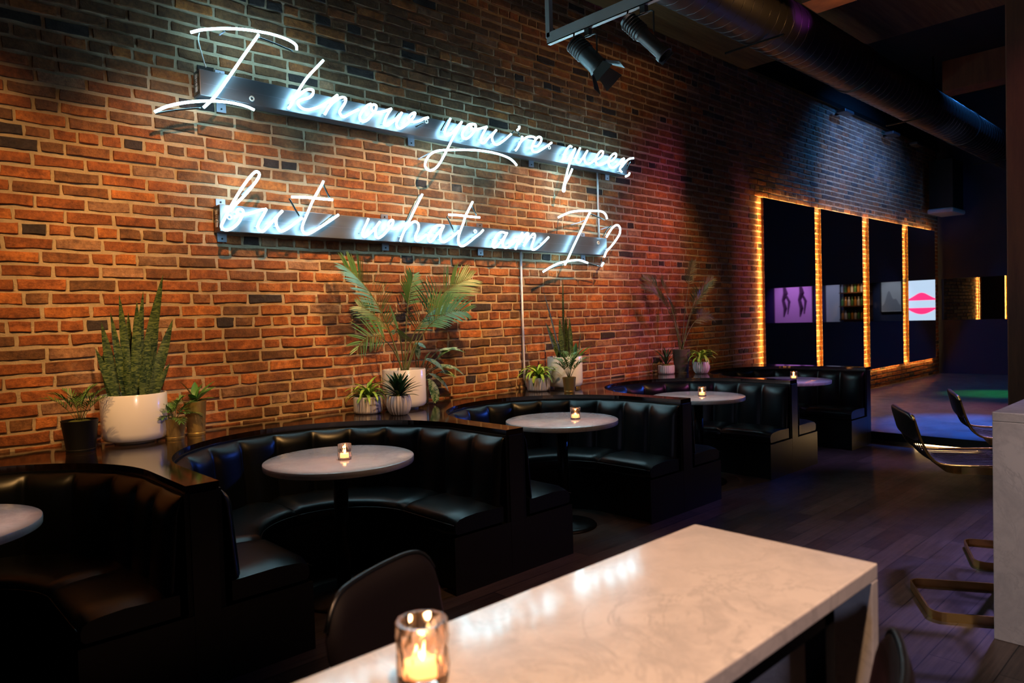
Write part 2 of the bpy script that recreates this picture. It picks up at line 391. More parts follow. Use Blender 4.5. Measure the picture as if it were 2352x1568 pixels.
# nosing of the platform, overhanging the led strip
MB().box(8.175, 8.2, -9.0, -0.02, 0.035, 0.122).build('trim_1', BLK, kind='structure')
led = MB().box(8.178, 8.196, -2.62, -2.05, 0.022, 0.034).build('step_light', LEDF); tag(led, 'warm light strip under the edge of the raised dance floor', 'light strip')
MB().box(-3, 26, -9.2, 0.3, 5.6, 5.7).build('ceiling', CEIL, kind='structure')
MB().box(-2.2, 8.55, -0.52, -0.0, 4.56, 4.62).box(-2.2, 8.9, -9, -0.52, 4.56, 4.62).build('ceiling_soffit', WOODC, kind='structure')
MB().box(8.9, 25, 0.02, 0.3, 4.56, 5.6).build('wall_left_upper', CEIL, kind='structure')
MB().box(8.55, 16.2, -0.06, 0.0, 4.56, 4.62).build('trim_2', BLK, kind='structure')
MB().box(-3, 26, -9.3, -9.2, 0, 5.6).build('wall_right', NAVY, kind='structure')
MB().box(-3.1, -3, -9.3, 0.3, 0, 5.6).build('wall_back', NAVY, kind='structure')
# partition with a long opening at the end of the dance floor
MB().box(16.2, 16.34, -9.2, 0.0, 0, 1.19).box(16.2, 16.34, -9.2, 0.0, 2.02, 5.6).box(16.2, 16.34, -0.07, 0.0, 1.19, 2.02).box(16.2, 16.34, -9.2, -6.5, 1.19, 2.02).build('wall_far', NAVY, kind='structure')
MB().box(25, 25.1, -9.2, 0.3, 0, 5.6).build('wall_end', NAVY, kind='structure')

# ------------------------------------------------------------------ neon signs
YN = -0.168
def sign(name, label, z0, z1, x0, x1, words, darks, rings, brk, cable=None):
    e = empty(name, (x0, 0, z0), label, 'neon sign')
    bx = MB().box(0, x1-x0, -0.12, -0.022, 0, z1-z0).build('metal_housing', GALV, e); mod_bevel(bx, 0.003)
    MB().box(-0.0025, 0, -0.112, -0.03, 0.012, z1-z0-0.012).build('end_cap', NDARK, e, label='dark end cap with printed white marks')
    lab = MB()
    for i, (a, b) in enumerate(((0.03, 0.06), (0.066, 0.082), (0.088, 0.093), (0.098, 0.103), (0.109, 0.135))):
        lab.box(-0.004, -0.0024, -0.085, -0.055-0.004*(i % 2), a, b)
    lab.build('printed_label', CERM, e)
    seam = MB().box(0.02, x1-x0-0.02, -0.1208, -0.1198, (z1-z0)*0.47, (z1-z0)*0.47+0.0015).build('panel_seam', PLATE, e)
    for bxx in brk:
        m = MB().box(bxx-x0-0.03, bxx-x0+0.03, -0.022, -0.013, -0.055, z1-z0+0.05)
        o = m.build('mounting_bracket', PLATE, e)
        for zz in (-0.035, z1-z0+0.03):
            s_ = MB().lathe([(0.006, 0), (0.006, 0.004), (0.003, 0.006)], 8)
            q = s_.build('screw', IRON, o); q.rotation_euler = (PI/2, 0, 0); q.location = (bxx-x0, -0.022, zz)
    def pts(st):
        ox, oy, sc, P = st
        out = []
        for (px, py) in catmull(P, 7):
            q = at(ox+px/sc, oy+py/sc, 1, YN); out.append((q[0]-x0, YN, q[2]-z0))
        return out
    for wname, strokes in words:
        m = MB(); st = []
        for s_ in strokes:
            p = pts(s_); m.tube(p, 0.0086, 8)
            # glass stand-offs behind each stroke
            for i in (len(p)//3, (len(p)*5)//6):
                a = p[i]
                if -0.01 < a[2] < z1-z0+0.01: st.append(a)
        wd = m.build('neon_word', NEON, e, True)
        for a in st: MB().tube([(a[0], YN, a[2]), (a[0], -0.12, a[2])], 0.0035, 6).build('tube_support', GLASSY, wd, True)
    for s_ in darks:
        MB().tube([(a, YN+0.012, c_) for (a, b, c_) in pts(s_)], 0.0062, 8).build('blacked_out_tube', NDARK, e, True)
    for (ox, oy, sc, P) in rings:
        q = at(ox+P[0]/sc, oy+P[1]/sc, 1, -0.135)
        prof = [(q[0]-x0+0.013*math.cos(a), -0.135, q[2]-z0+0.013*math.sin(a)) for a in np.linspace(0, 2*PI, 17)]
        MB().tube(prof, 0.005, 6).build('insulator', CERM, e, True)
    if cable: cable(e, x0, z0)
    return e
A_ = (330, 40, 3.92); B_ = (640, 120, 7.84); C_ = (800, 180, 7.84); D_ = (960, 240, 7.84); E_ = (1100, 260, 7.84); F_ = (1270, 300, 7.84)
G_ = (490, 380, 7.84); H_ = (620, 400, 7.84); I_ = (810, 430, 7.84); J_ = (960, 440, 7.84); K_ = (1110, 450, 7.84); L_ = (1240, 460, 7.84)
def S(o, *p): return (*o, list(p))
def XD(p, o1, o2):   # same picture point written in another crop's numbers
    return ((o1[0]+p[0]/o1[2]-o2[0])*o2[2], (o1[1]+p[1]/o1[2]-o2[1])*o2[2])
upper_words = [
 ('I', [S(A_, (425,135),(520,112),(650,102),(760,100),(900,108),(1040,128),(1150,150),(1260,185),(1330,217),(1372,252),(1378,292)),
        S(A_, (1035,155),(900,345),(780,520),(660,690),(590,765),(540,810)),
        S(A_, (100,850),(200,805),(320,775),(450,758),(600,752),(750,762),(860,783),(930,803),(995,832))]),
 ('know', [S(B_, (805,145),(690,265),(580,380),(480,500),(390,640),(300,790),(230,930),(175,1015)),
        S(B_, (265,850),(370,770),(470,690),(560,665),(620,690),(610,760),(540,820),(430,850),(360,880),(350,930),(400,995),(480,1030),(570,1030),(680,1000),(780,960),(900,890),(980,830),(1060,770)),
        S(B_, (1060,770),(960,900),(880,1030),(830,1120)),
        S(B_, (870,1040),(960,920),(1080,830),(1160,810),(1210,840),(1190,920),(1130,1010),(1100,1080),(1130,1140),(1180,1160),(1260,1120),(1350,1070),(1440,1030)),
        S(C_, (410,460),(340,490),(260,580),(210,670),(215,740),(270,775),(350,740),(430,650),(490,570),(505,500),(460,470),(415,500),(425,570),(480,610),(560,610),(660,590),(775,545)),
        S(C_, (775,545),(700,660),(660,750),(650,820),(700,850),(770,800),(850,735),(915,680),(965,615)),
        S(C_, (965,615),(910,720),(870,800),(880,870),(930,900),(1020,850),(1110,770),(1180,690),(1200,620),(1140,640),(1090,700),(1110,760),(1180,785),(1290,760),(1370,720),(1440,705))]),
 ("you're", [S(D_, (585,250),(540,350),(490,450),(485,520),(520,555),(590,530),(680,440),(790,310)),
        S(D_, (790,310),(720,440),(640,580),(560,740),(480,900),(390,1060),(310,1150),(220,1185),(150,1150),(130,1070),(170,960),(260,870),(380,830),(520,820),(700,815),(880,815),(1080,825),(1300,855),(1480,900),(1600,945),(1665,980),(1715,1020),(1760,1070),(1778,1097)),
        S(D_, (990,350),(920,360),(850,430),(800,520),(810,590),(870,615),(950,560),(1010,480),(1040,400),(1020,355),(960,370),(960,420),(1020,450),(1130,430),(1240,400)),
        S(D_, (1240,400),(1180,510),(1140,600),(1140,680),(1190,690),(1270,600),(1350,520),(1410,460)),
        S(D_, (1410,460),(1340,560),(1340,640),(1380,710),(1430,720),(1500,680),(1568,630),(1628,577),(1678,532)),
        S(E_, (725,230),(725,270),(690,305)),
        S(E_, (780,415),(770,480),(730,560),(690,630),(660,670)),
        S(E_, (720,560),(790,480),(870,430),(950,420),(1010,440)),
        S(E_, (975,590),(1050,590),(1110,520),(1125,460),(1090,425),(1040,450),(980,540),(955,630),(980,690),(1050,695),(1150,640),(1240,580),(1310,530))]),
 ('queer', [S(F_, (340,290),(300,280),(240,350),(200,440),(195,520),(240,550),(290,500),(350,400),(400,320)),
        S(F_, (400,320),(360,430),(310,560),(270,700),(230,860),(200,970),(180,1070),(205,1085),(220,960),(262,880),(310,780),(345,690)),
        S(F_, (490,310),(450,400),(410,490),(420,560),(470,580),(530,500),(620,360)),
        S(F_, (620,360),(570,470),(580,560),(630,600),(700,570),(750,530),(830,500),(890,440),(900,380),(860,370),(800,440),(770,530),(790,600),(840,620),(920,590),(980,560)),
        S(F_, (980,560),(1060,540),(1130,470),(1135,420),(1095,415),(1030,480),(1000,560),(1020,640),(1070,670),(1140,640),(1200,580),(1240,520),(1280,500)),
        S(F_, (1280,500),(1250,600),(1205,700),(1240,745)),
        S(F_, (1240,650),(1300,570),(1370,510),(1450,495)),
        S(F_, (1380,760),(1360,800),(1310,825))])]
upper_dark = [S(A_, (1045,175),(1200,235),(1350,300)), S(A_, (110,858),(300,830),(520,810)), S(E_, (600,355),(650,320)), S(E_, (725,330),(740,390)), S(D_, (550,260),(490,360),(430,460)),
              S(C_, (930,600),(860,690)), S(C_, (1230,860),(1400,770)), S(F_, (1410,560),(1350,690))]
def cable_a(e, x0, z0):
    P = [(500,140),(492,200),(515,300),(540,390),(560,450)]
    MB().tube([(q[0]-x0, -0.1, q[2]-z0) for q in (at(330+a/3.92, 40+b/3.92, 1, -0.1) for a, b in catmull(P, 5))], 0.004, 6).build('electrode_wire', CERM, e, True)
    for (o1, P1) in ((A_, ((730,125),(680,160))), (D_, ((200,880),(80,940),(0,985)))):
        MB().tube([(q[0]-x0, -0.08, q[2]-z0) for q in (at(o1[0]+a/o1[2], o1[1]+b/o1[2], 1, -0.08) for a, b in P1)], 0.006, 6).build('wall_support', PLATE, e, True)
sign('neon_sign', 'upper white neon script sign reading I know you\'re queer, on a steel raceway', 2.893, 3.052, 1.665, 5.90, upper_words, upper_dark,
     [(*A_, (975, 730)), (*C_, (1410, 775)), (*E_, (1270, 620))], (1.83, 3.30, 4.62, 5.70), cable_a)
lower_words = [
 ('but', [S(G_, (300,820),(340,770),(430,670),(560,540),(680,400),(780,270),(830,170),(800,115),(740,125),(640,230),(530,380),(430,540),(330,710),(250,860),(180,1000),(145,1090),(180,1145),(250,1160),(350,1120),(450,1030),(510,920),(540,840),(510,790),(450,790),(430,840),(480,885),(560,880),(700,850),(850,800),(955,785)),
        S(G_, (955,785),(900,890),(830,1010),(800,1100),(830,1170),(900,1180),(980,1100),(1080,990),(1180,880),(1245,815)),
        S(G_, (1245,815),(1150,920),(1130,1010),(1150,1110),(1210,1180),(1290,1160),(1400,1090),(1500,1010),(1600,945)),
        S(H_, (965,125),(900,250),(830,370),(770,480),(710,620),(650,760),(600,880),(580,970),(600,1040),(660,1075),(740,1050),(860,980),(1000,890),(1120,810),(1235,730)),
        S(H_, (390,410),(600,415),(800,430),(950,445),(1130,460))]),
 ('what', [S(I_, (285,565),(250,650),(200,750),(175,840),(210,890),(270,860),(350,790),(430,700),(490,620)),
        S(I_, (490,620),(430,710),(410,800),(420,880),(470,910),(550,860),(640,760),(710,680),(730,610),(700,590),(650,640),(650,710),(720,745),(820,730),(900,690),(980,650)),
        S(I_, (1255,125),(1180,270),(1100,430),(1020,600),(950,740),(890,880),(860,970)),
        S(I_, (950,760),(1010,690),(1080,630),(1140,620),(1185,670),(1180,760),(1140,850),(1130,930),(1170,965),(1240,920),(1330,850)),
        S(J_, (470,620),(380,605),(290,640),(220,730),(185,820),(200,890),(250,890),(330,790),(400,700),(465,620)),
        S(J_, (465,620),(410,740),(400,840),(430,900),(490,900),(580,840),(680,760),(740,710)),
        S(J_, (985,180),(920,310),(860,430),(820,560),(770,690),(730,820),(730,920),(770,975),(830,970),(920,910),(1030,820),(1120,750),(1175,690)),
        S(J_, (555,415),(750,425),(900,445),(1110,465))]),
 ('am', [S(K_, (400,665),(330,650),(260,690),(200,780),(170,870),(190,925),(240,910),(310,830),(380,740),(430,660)),
        S(K_, (430,660),(380,760),(350,850),(370,920),(430,925),(510,870),(600,790)),
        S(K_, (705,660),(660,760),(610,870),(580,960)),
        S(K_, (640,860),(720,740),(790,670),(810,700),(770,800),(730,900)),
        S(K_, (750,860),(830,760),(900,680),(930,720),(900,820),(870,910),(890,965),(950,950),(1040,880),(1130,790),(1175,740))]),
 ('I?', [S(L_, (335,305),(450,250),(560,210),(700,190),(850,190),(1000,190),(1110,200),(1180,250),(1210,330)),
        S(L_, (900,220),(800,420),(690,650),(590,860),(510,1040),(450,1160)),
        S(L_, (60,1285),(180,1210),(320,1140),(450,1105),(600,1080),(730,1080),(860,1125)),
        S(L_, (1200,660),(1260,560),(1320,480),(1390,445),(1440,490),(1440,590),(1380,700),(1290,820),(1200,920),(1160,1020)),
        S(L_, (1145,1125),(1110,1180))])]
lower_dark = [S(H_, (360,430),(450,590),(550,760)), S(H_, (975,180),(1030,300),(1090,420)), S(H_, (920,920),(1160,730)), S(J_, (535,440),(670,720)), S(J_, (985,250),(1070,420)),
              S(L_, (870,1135),(1090,1185)), S(L_, (1130,1020),(1120,1110)), S(L_, (930,240),(1180,350)), S(L_, (1300,450),(1220,530),(1150,660)), S(I_, (1215,130),(1080,380),(970,620)), S(L_, (60,1290),(250,1210),(430,1160))]
def cable_b(e, x0, z0):
    for (o1, P1) in ((L_, ((800,360),(740,390),(560,440))), (L_, ((1230,480),(1100,520))), (G_, ((690,350),(510,530)))):
        MB().tube([(q[0]-x0, -0.1, q[2]-z0) for q in (at(o1[0]+a/o1[2], o1[1]+b/o1[2], 1, -0.1) for a, b in P1)], 0.006, 6).build('wall_support', PLATE, e, True)
    MB().tube([(q[0]-x0, -0.1, q[2]-z0) for q in (at(L_[0]+a/7.84, L_[1]+b/7.84, 1, -0.1) for a, b in ((330,340),(300,600)))], 0.003, 6).build('electrode_wire', NDARK, e, True)
sign('neon_sign.001', 'lower white neon script sign reading but what am I?, on a steel raceway', 2.068, 2.235, 1.753, 5.545, lower_words, lower_dark,
     [(*G_, (290, 930)), (*J_, (1030, 715)), (*L_, (1050, 765))], (1.80, 3.03, 3.98, 5.30), cable_b)
o = MB().tube([(4.446, -0.028, 2.066), (4.446, -0.028, 0.93), (4.47, -0.035, 0.86), (4.52, -0.05, 0.846)], 0.0105, 10).build('electrical_conduit', CON, None, True)
tag(o, 'thin pale conduit dropping from the lower neon sign to the planter ledge', 'conduit')
o = MB().tube([(5.535, -0.03, 2.892), (5.535, -0.03, 2.237)], 0.0105, 10).build('electrical_conduit', CON, None, True)
tag(o, 'short pale conduit joining the upper neon raceway to the lower one', 'conduit')

# ------------------------------------------------------------------ banquettes
XC0, STEP = 0.1681, 1.7496
YC, R0, HALF, YF, ZL, ZS = -1.195, 0.8205, STEP/2, -1.64, 0.837, 0.421
def path(n_arc=56, n_st=10):
    """left straight (front to back), arc, right straight; returns list of (pos, inward normal, dist)"""
    out = []; s = 0
    for i in range(n_st): y = YF+(YC-YF)*i/n_st; out.append(((-R0, y), (1, 0), y-YF))
    base = YC-YF
    for i in range(n_arc+1):
        a = PI-PI*i/n_arc
        out.append(((R0*math.cos(a), YC+R0*math.sin(a)), (-math.cos(a), -math.sin(a)), base+R0*PI*i/n_arc))
    tot = base*2+R0*PI
    for i in range(n_st): y = YC+(YF-YC)*(i+1)/n_st; out.append(((R0, y), (-1, 0), base+R0*PI+YC-y))
    return out, tot
def sweep(prof, P, closed=True, cap=True):
    """prof(s)->list of (offset inward, z)"""
    V, Fc = [], []; m = len(prof(0, 0))
    for i, (p, nn, s) in enumerate(P):
        for (o_, z) in prof(s, i): V.append((p[0]+nn[0]*o_, p[1]+nn[1]*o_, z))
    for i in range(len(P)-1):
        for k in range(m if closed else m-1):
            k2 = (k+1) % m; Fc.append((i*m+k, (i+1)*m+k, (i+1)*m+k2, i*m+k2))
    if cap and closed: Fc.append(tuple(range(m))); Fc.append(tuple((len(P)-1)*m+k for k in range(m-1, -1, -1)))
    return V, Fc
booth_labels = ['black leather horseshoe booth cut off at the bottom left of the view', 'black leather horseshoe booth, nearest one seen whole, behind the round table',
                'black leather horseshoe booth, second one seen whole, below the thin conduit', 'black leather horseshoe booth between the second and the last', 'black leather horseshoe booth farthest away, beside the dance floor']
def booth(k):
    e = empty('booth_bench', (XC0+k*STEP, 0, 0), booth_labels[k], 'booth', 'leather booths along the brick wall')
    P, tot = path()
    # base
    v, f_ = sweep(lambda s, i: [(0.022, 0.0), (0.375, 0.0), (0.375, ZS-0.115), (0.022, ZS-0.115)], P)
    mk('bench_base', v, f_, BLK, e)
    for sg in (-1, 1):
        xa, xb = sorted((sg*(R0-0.0), sg*(R0-0.411)))
        MB().box(xa, xb, YF-0.0055, YF+0.0005, 0.0, ZS-0.112).build('plinth_front', PLIN, e)
    # back panel behind the upholstery
    v, f_ = sweep(lambda s, i: [(0.0, 0.0), (0.02, 0.0), (0.02, ZL-0.031), (0.0, ZL-0.031)], P)
    mk('back_panel', v, f_, BLK, e)
    # seat cushions: three lengths with seams
    def cushion(sa, sb):
        n = max(6, int((sb-sa)/0.04)); Q = []
        for i in range(n+1):
            s = sa+(sb-sa)*i/n; b = YC-YF
            if s < b: Q.append(((-R0, YF+s), (1, 0), s))
            elif s < b+R0*PI:
                a = PI-(s-b)/R0; Q.append(((R0*math.cos(a), YC+R0*math.sin(a)), (-math.cos(a), -math.sin(a)), s))
            else: Q.append(((R0, YC-(s-b-R0*PI)), (-1, 0), s))
        # soft ends
        ext = []
        for i, q in enumerate(Q): ext.append((q, min(i, n-i)))
        def pr(s, i):
            e_ = [0.018, 0.007, 0.0][min(min(i, n-i), 2)]
            W, T, Bt = 0.41, ZS-e_, ZS-0.11+e_*0.6
            w_ = W-e_*0.6
            return [(0.05, Bt), (w_-0.015, Bt), (w_-0.003, Bt+0.012), (w_, Bt+0.035), (w_, T-0.04), (w_-0.008, T-0.017), (w_-0.03, T-0.003), (w_-0.07, T+0.004), (0.25, T+0.010), (0.05, T+0.004)]
        v, f_ = sweep(pr, Q)
        o = mk('seat_cushion', v, f_, LEA, e, True); smooth_auto(o, 50)
        # piping along the front lip
        MB().tube([(p[0]+nn[0]*0.4105, p[1]+nn[1]*0.4105, ZS-0.045) for (p, nn, s) in Q], 0.003, 6).build('piping', LEA, o, True)
    g = 0.0015
    b_ = YC-YF
    c1, c2 = b_+0.06, b_+R0*PI*0.46
    for a, b in ((0.002, c1-g), (c1+g, c2-g), (c2+g, b_+R0*PI*0.97-g), (b_+R0*PI*0.97+g, tot-0.002)): cushion(a, b)
    # channel-tufted backrest
    nch, sub, rows = 14, 10, 13
    V, Fc = [], []; z0_, z1_ = ZS-0.02, ZL-0.035
    cols = nch*sub+1
    for i in range(cols):
        s = 0.004+(tot-0.008)*i/(nch*sub); b = YC-YF
        if s < b: p, nn = (-R0, YF+s), (1, 0)
        elif s < b+R0*PI:
            a = PI-(s-b)/R0; p, nn = (R0*math.cos(a), YC+R0*math.sin(a)), (-math.cos(a), -math.sin(a))
        else: p, nn = (R0, YC-(s-b-R0*PI)), (-1, 0)
        u = (i % sub)/sub
        bul = abs(math.sin(PI*u))**0.45
        for r_ in range(rows):
            t = r_/(rows-1); z = z0_+(z1_-z0_)*t
            prof = (1-abs(2*t-0.9)**3.2) if t > 0.45 else 1.0
            prof = max(prof, 0.0)
            topf = min(1, (1-t)/0.16)**0.5 if t > 0.84 else 1
            off = 0.022+0.034*(1-t)+0.042*bul*topf+0.018*topf*(1 if t < 0.99 else 0)
            # small diagonal puckers near the top seam
            V.append((p[0]+nn[0]*off, p[1]+nn[1]*off, z))
    for i in range(cols-1):
        for r_ in range(rows-1): Fc.append((i*rows+r_, (i+1)*rows+r_, (i+1)*rows+r_+1, i*rows+r_+1))
    o = mk('tufted_backrest', V, Fc, LEA, e, True)
    m = o.modifiers.new('thick', 'SOLIDIFY'); m.thickness = 0.012; m.offset = -1
    m = o.modifiers.new('sub', 'SUBSURF'); m.levels = 1; m.render_levels = 1
    return e
for k in range(5): booth(k)
# partitions between the booths
wl = ['to the left of the nearest whole booth', 'between the first and second whole booths', 'between the second and third whole booths', 'between the third and the farthest booth', 'closing the far end of the booths']
for k in range(5):
    x = XC0+(k+0.5)*STEP
    e = empty('booth_partition', (x, YF, 0), 'narrow black upright divider '+wl[k], 'partition', 'dividers between the booths')
    o = MB().box(-0.0535, 0.0535, 0.0, 0.62, 0, ZL-0.031).build('divider_panel', BLK, e); mod_bevel(o, 0.004)
    MB().box(-0.0535, 0.0535, -0.006, -0.0002, 0, ZL-0.035).build('end_panel', PLIN, e)
# front kick board between seat ends and partition
# ledge
V, Fc = [], []
LT = 0.031
ledge = MB()
for k in range(5):
    cx = XC0+k*STEP; P, tot = path(64, 6)
    prev = None; base = len(ledge.v); rows_ = []
    for (p, nn, s) in P:
        ins = 0.012
        ip = (cx+p[0]+nn[0]*ins, p[1]+nn[1]*ins)
        ang_ = math.atan2(p[1]-YC, p[0])
        if p[1] <= YC+1e-6: op = (cx+(-HALF if p[0] < 0 else HALF), p[1])
        else:
            dx, dy = math.cos(ang_), math.sin(ang_)
            t = min(HALF/abs(dx) if abs(dx) > 1e-6 else 1e9, (-0.004-YC)/dy)
            op = (cx+dx*t, YC+dy*t)
        rows_.append((ip, op))
    # insert true corners
    v_ = []
    for ip, op in rows_: v_ += [(ip[0], ip[1], ZL), (op[0], op[1], ZL), (ip[0], ip[1], ZL-LT), (op[0], op[1], ZL-LT)]
    f_ = []
    for i in range(len(rows_)-1):
        a, b = i*4, (i+1)*4
        f_ += [(a, b, b+1, a+1), (a+2, a+3, b+3, b+2), (a, a+2, b+2, b)]
    for i in (0, len(rows_)-1): a = i*4; f_.append((a, a+1, a+3, a+2))
    ledge.add(v_, f_)
    # corner triangles left by the radial fan
    for sg in (-1, 1):
        ops = [(i, op) for i, (ip, op) in enumerate(rows_)]
        best = None
        for i in range(len(rows_)-1):
            a, b = rows_[i][1], rows_[i+1][1]
            if (abs(abs(a[0]-cx)-HALF) < 1e-6) != (abs(abs(b[0]-cx)-HALF) < 1e-6) and (a[0]-cx)*sg > 0:
                ledge.add([(a[0], a[1], ZL), (b[0], b[1], ZL), (cx+sg*HALF, -0.004, ZL), (a[0], a[1], ZL-LT), (b[0], b[1], ZL-LT), (cx+sg*HALF, -0.004, ZL-LT)], [(0, 1, 2), (5, 4, 3)])
xe = XC0+4.5*STEP
ledge.box(xe, xe+0.056, YF-0.008, -0.004, ZL-LT, ZL)
ledge.box(-2.1, XC0-HALF, YF-0.008, -0.004, ZL-LT, ZL)
lo = ledge.build('planter_ledge', LACQ); tag(lo, 'continuous glossy black ledge running behind the booths and holding the planters', 'ledge')
MB().box(-2.1, XC0-HALF-0.01, YF+0.05, -0.02, 0, ZL-LT-0.001).build('booth_end_cabinet', BLK); tag(bpy.data.objects['booth_end_cabinet'], 'plain black cabinet under the near end of the planter ledge, left of the view', 'cabinet')

# ------------------------------------------------------------------ round tables and candles
def votive(x, y, z, label, s=1.0, group='glass candle holders on the tables', rz=0.2):
    e = empty('candle_holder', (x, y, z), label, 'candle', group, rz)
    R, Hh, n = 0.0355*s, 0.083*s, 12
    V = []; Fc = []; rows = 5
    for r_ in range(rows):
        zz = Hh*r_/(rows-1)
        for k in range(n):
            a = 2*PI*(k+0.5*(r_ % 2))/n; q = R*(1.0 if r_ % 2 == 0 else 1.05)
            V.append((q*math.cos(a), q*math.sin(a), zz))
    for r_ in range(rows-1):
        for k in range(n):
            k2 = (k+1) % n; a, b, c_, d = r_*n+k, r_*n+k2, (r_+1)*n+k2, (r_+1)*n+k
            if r_ % 2 == 0: Fc += [(a, b, d), (b, c_, d)]
            else: Fc += [(a, c_, d), (a, b, c_)]
    # inner wall
    base = len(V)
    for zz, q in ((Hh, R*0.84), (0.012*s, R*0.80)):
        for k in range(n): a = 2*PI*k/n; V.append((q*math.cos(a), q*math.sin(a), zz))
    t0 = (rows-1)*n
    for k in range(n):
        k2 = (k+1) % n
        Fc.append((t0+k, t0+k2, base+k2, base+k)); Fc.append((base+k, base+k2, base+n+k2, base+n+k))
    Fc.append(tuple(range(n-1, -1, -1))); Fc.append(tuple(base+n+k for k in range(n)))
    mk('glass_cup', V, Fc, VGLASS, e)
    cd = MB().lathe([(0.024*s, 0.0135*s), (0.024*s, 0.030*s), (0.001, 0.028*s)], 20).build('tealight', WAX, e, True)
    MB().lathe([(0.0005, 0.030*s), (0.0045*s, 0.036*s), (0.0055*s, 0.041*s), (0.003*s, 0.050*s), (0.0003, 0.058*s)], 12).build('flame', FLAME, e, True)
    l = bpy.data.lights.new('candle_glow', 'POINT'); l.energy = 1.3*s*s; l.color = (1, 0.45, 0.16); l.shadow_soft_size = 0.006
    lo_ = bpy.data.objects.new('candle_glow', l); C.objects.link(lo_); lo_.parent = e; lo_.location = (0, 0, 0.066*s)
    return e
tl = ['round white marble table cut off by the left edge of the view', 'round white marble table of the nearest whole booth', 'round white marble table of the second whole booth', 'round white marble table of the third whole booth', 'round white marble table of the farthest booth, lit violet']
cl = ['', 'small lit glass candle on the nearest whole round table', 'small lit glass candle on the second whole round table', 'small lit glass candle on the third whole round table', 'small lit glass candle on the farthest round table']
cpos = {1: (1.915, -1.255), 2: (3.735, -1.265), 3: (5.41, -1.24), 4: (7.25, -1.19)}
for k in range(5):
    x = XC0+k*STEP
    e = empty('round_table', (x, -1.195, 0), tl[k], 'table', 'round marble tables in the booths')
    R, Z, T = 0.395, 0.75, 0.034
    top = MB().lathe([(0.0005, Z-T), (R-0.008, Z-T), (R-0.002, Z-T+0.003), (R, Z-T+0.008), (R, Z-0.005), (R-0.0015, Z-0.0015), (R-0.005, Z), (0.0005, Z)], 96).build('marble_top', MARB, e, True); smooth_auto(top, 30)
    MB().lathe([(0.09, Z-T-0.014), (0.09, Z-T-0.002), (0.02, Z-T-0.001)], 24).build('mounting_plate', IRON, e)
    MB().lathe([(0.038, 0.03), (0.038, Z-T-0.014)], 24).build('pedestal', IRON, e, True)
    bs = MB().lathe([(0.225, 0.0), (0.228, 0.006), (0.222, 0.014), (0.19, 0.022), (0.06, 0.034), (0.038, 0.05)], 48).build('base_plate', IRON, e, True); smooth_auto(bs, 40)
    if k: votive(*cpos[k], Z+0.0002, cl[k])

# ------------------------------------------------------------------ tall marble table in the foreground
TX, TY0, TY1, TZ = 1.507, -4.067, -3.643, 0.95
e = empty('high_table', (TX, TY0, 0), 'long white marble high table in the foreground with a candle', 'table')
o = MB().box(-2.3, 0, 0, TY1-TY0, TZ-0.032, TZ).build('marble_top', MARB, e); mod_bevel(o, 0.003)
o = MB().box(-0.032, 0, 0.0, TY1-TY0, 0, TZ-0.0325).build('marble_end_panel', MARB, e); mod_bevel(o, 0.002)
for xx in (-0.16, -2.1):
    for yy in (0.03, TY1-TY0-0.07): MB().box(xx-0.02, xx+0.02, yy, yy+0.04, 0, TZ-0.033).build('leg', IRON, e)
o = MB().box(-2.12, -0.14, 0.03, 0.05, TZ-0.083, TZ-0.034).box(-2.12, -0.14, TY1-TY0-0.05, TY1-TY0-0.03, TZ-0.083, TZ-0.034).build('apron_rail', IRON, e)
votive(0.590, -3.775, TZ+0.0002, 'large lit glass candle at the front of the high marble table', 1.05, 'glass candle holders on the tables', 0.0)

# bar counter on the right
e = empty('marble_counter', (3.63, -3.782, 0), 'white marble waterfall counter at the right edge of the view', 'counter')
o = MB().box(0, 3.0, -0.85, 0, 0.96, 1.0).build('countertop', MARB, e); mod_bevel(o, 0.003)
o = MB().box(0, 0.04, -0.85, 0, 0, 0.9595).build('end_panel', MARB, e); mod_bevel(o, 0.003)
o = MB().box(2.96, 3.0, -0.85, 0, 0, 0.9595).build('end_panel', MARB, e)
MB().box(0.045, 2.955, -0.80, -0.42, 0.0, 0.955).build('cabinet_body', BLK, e)

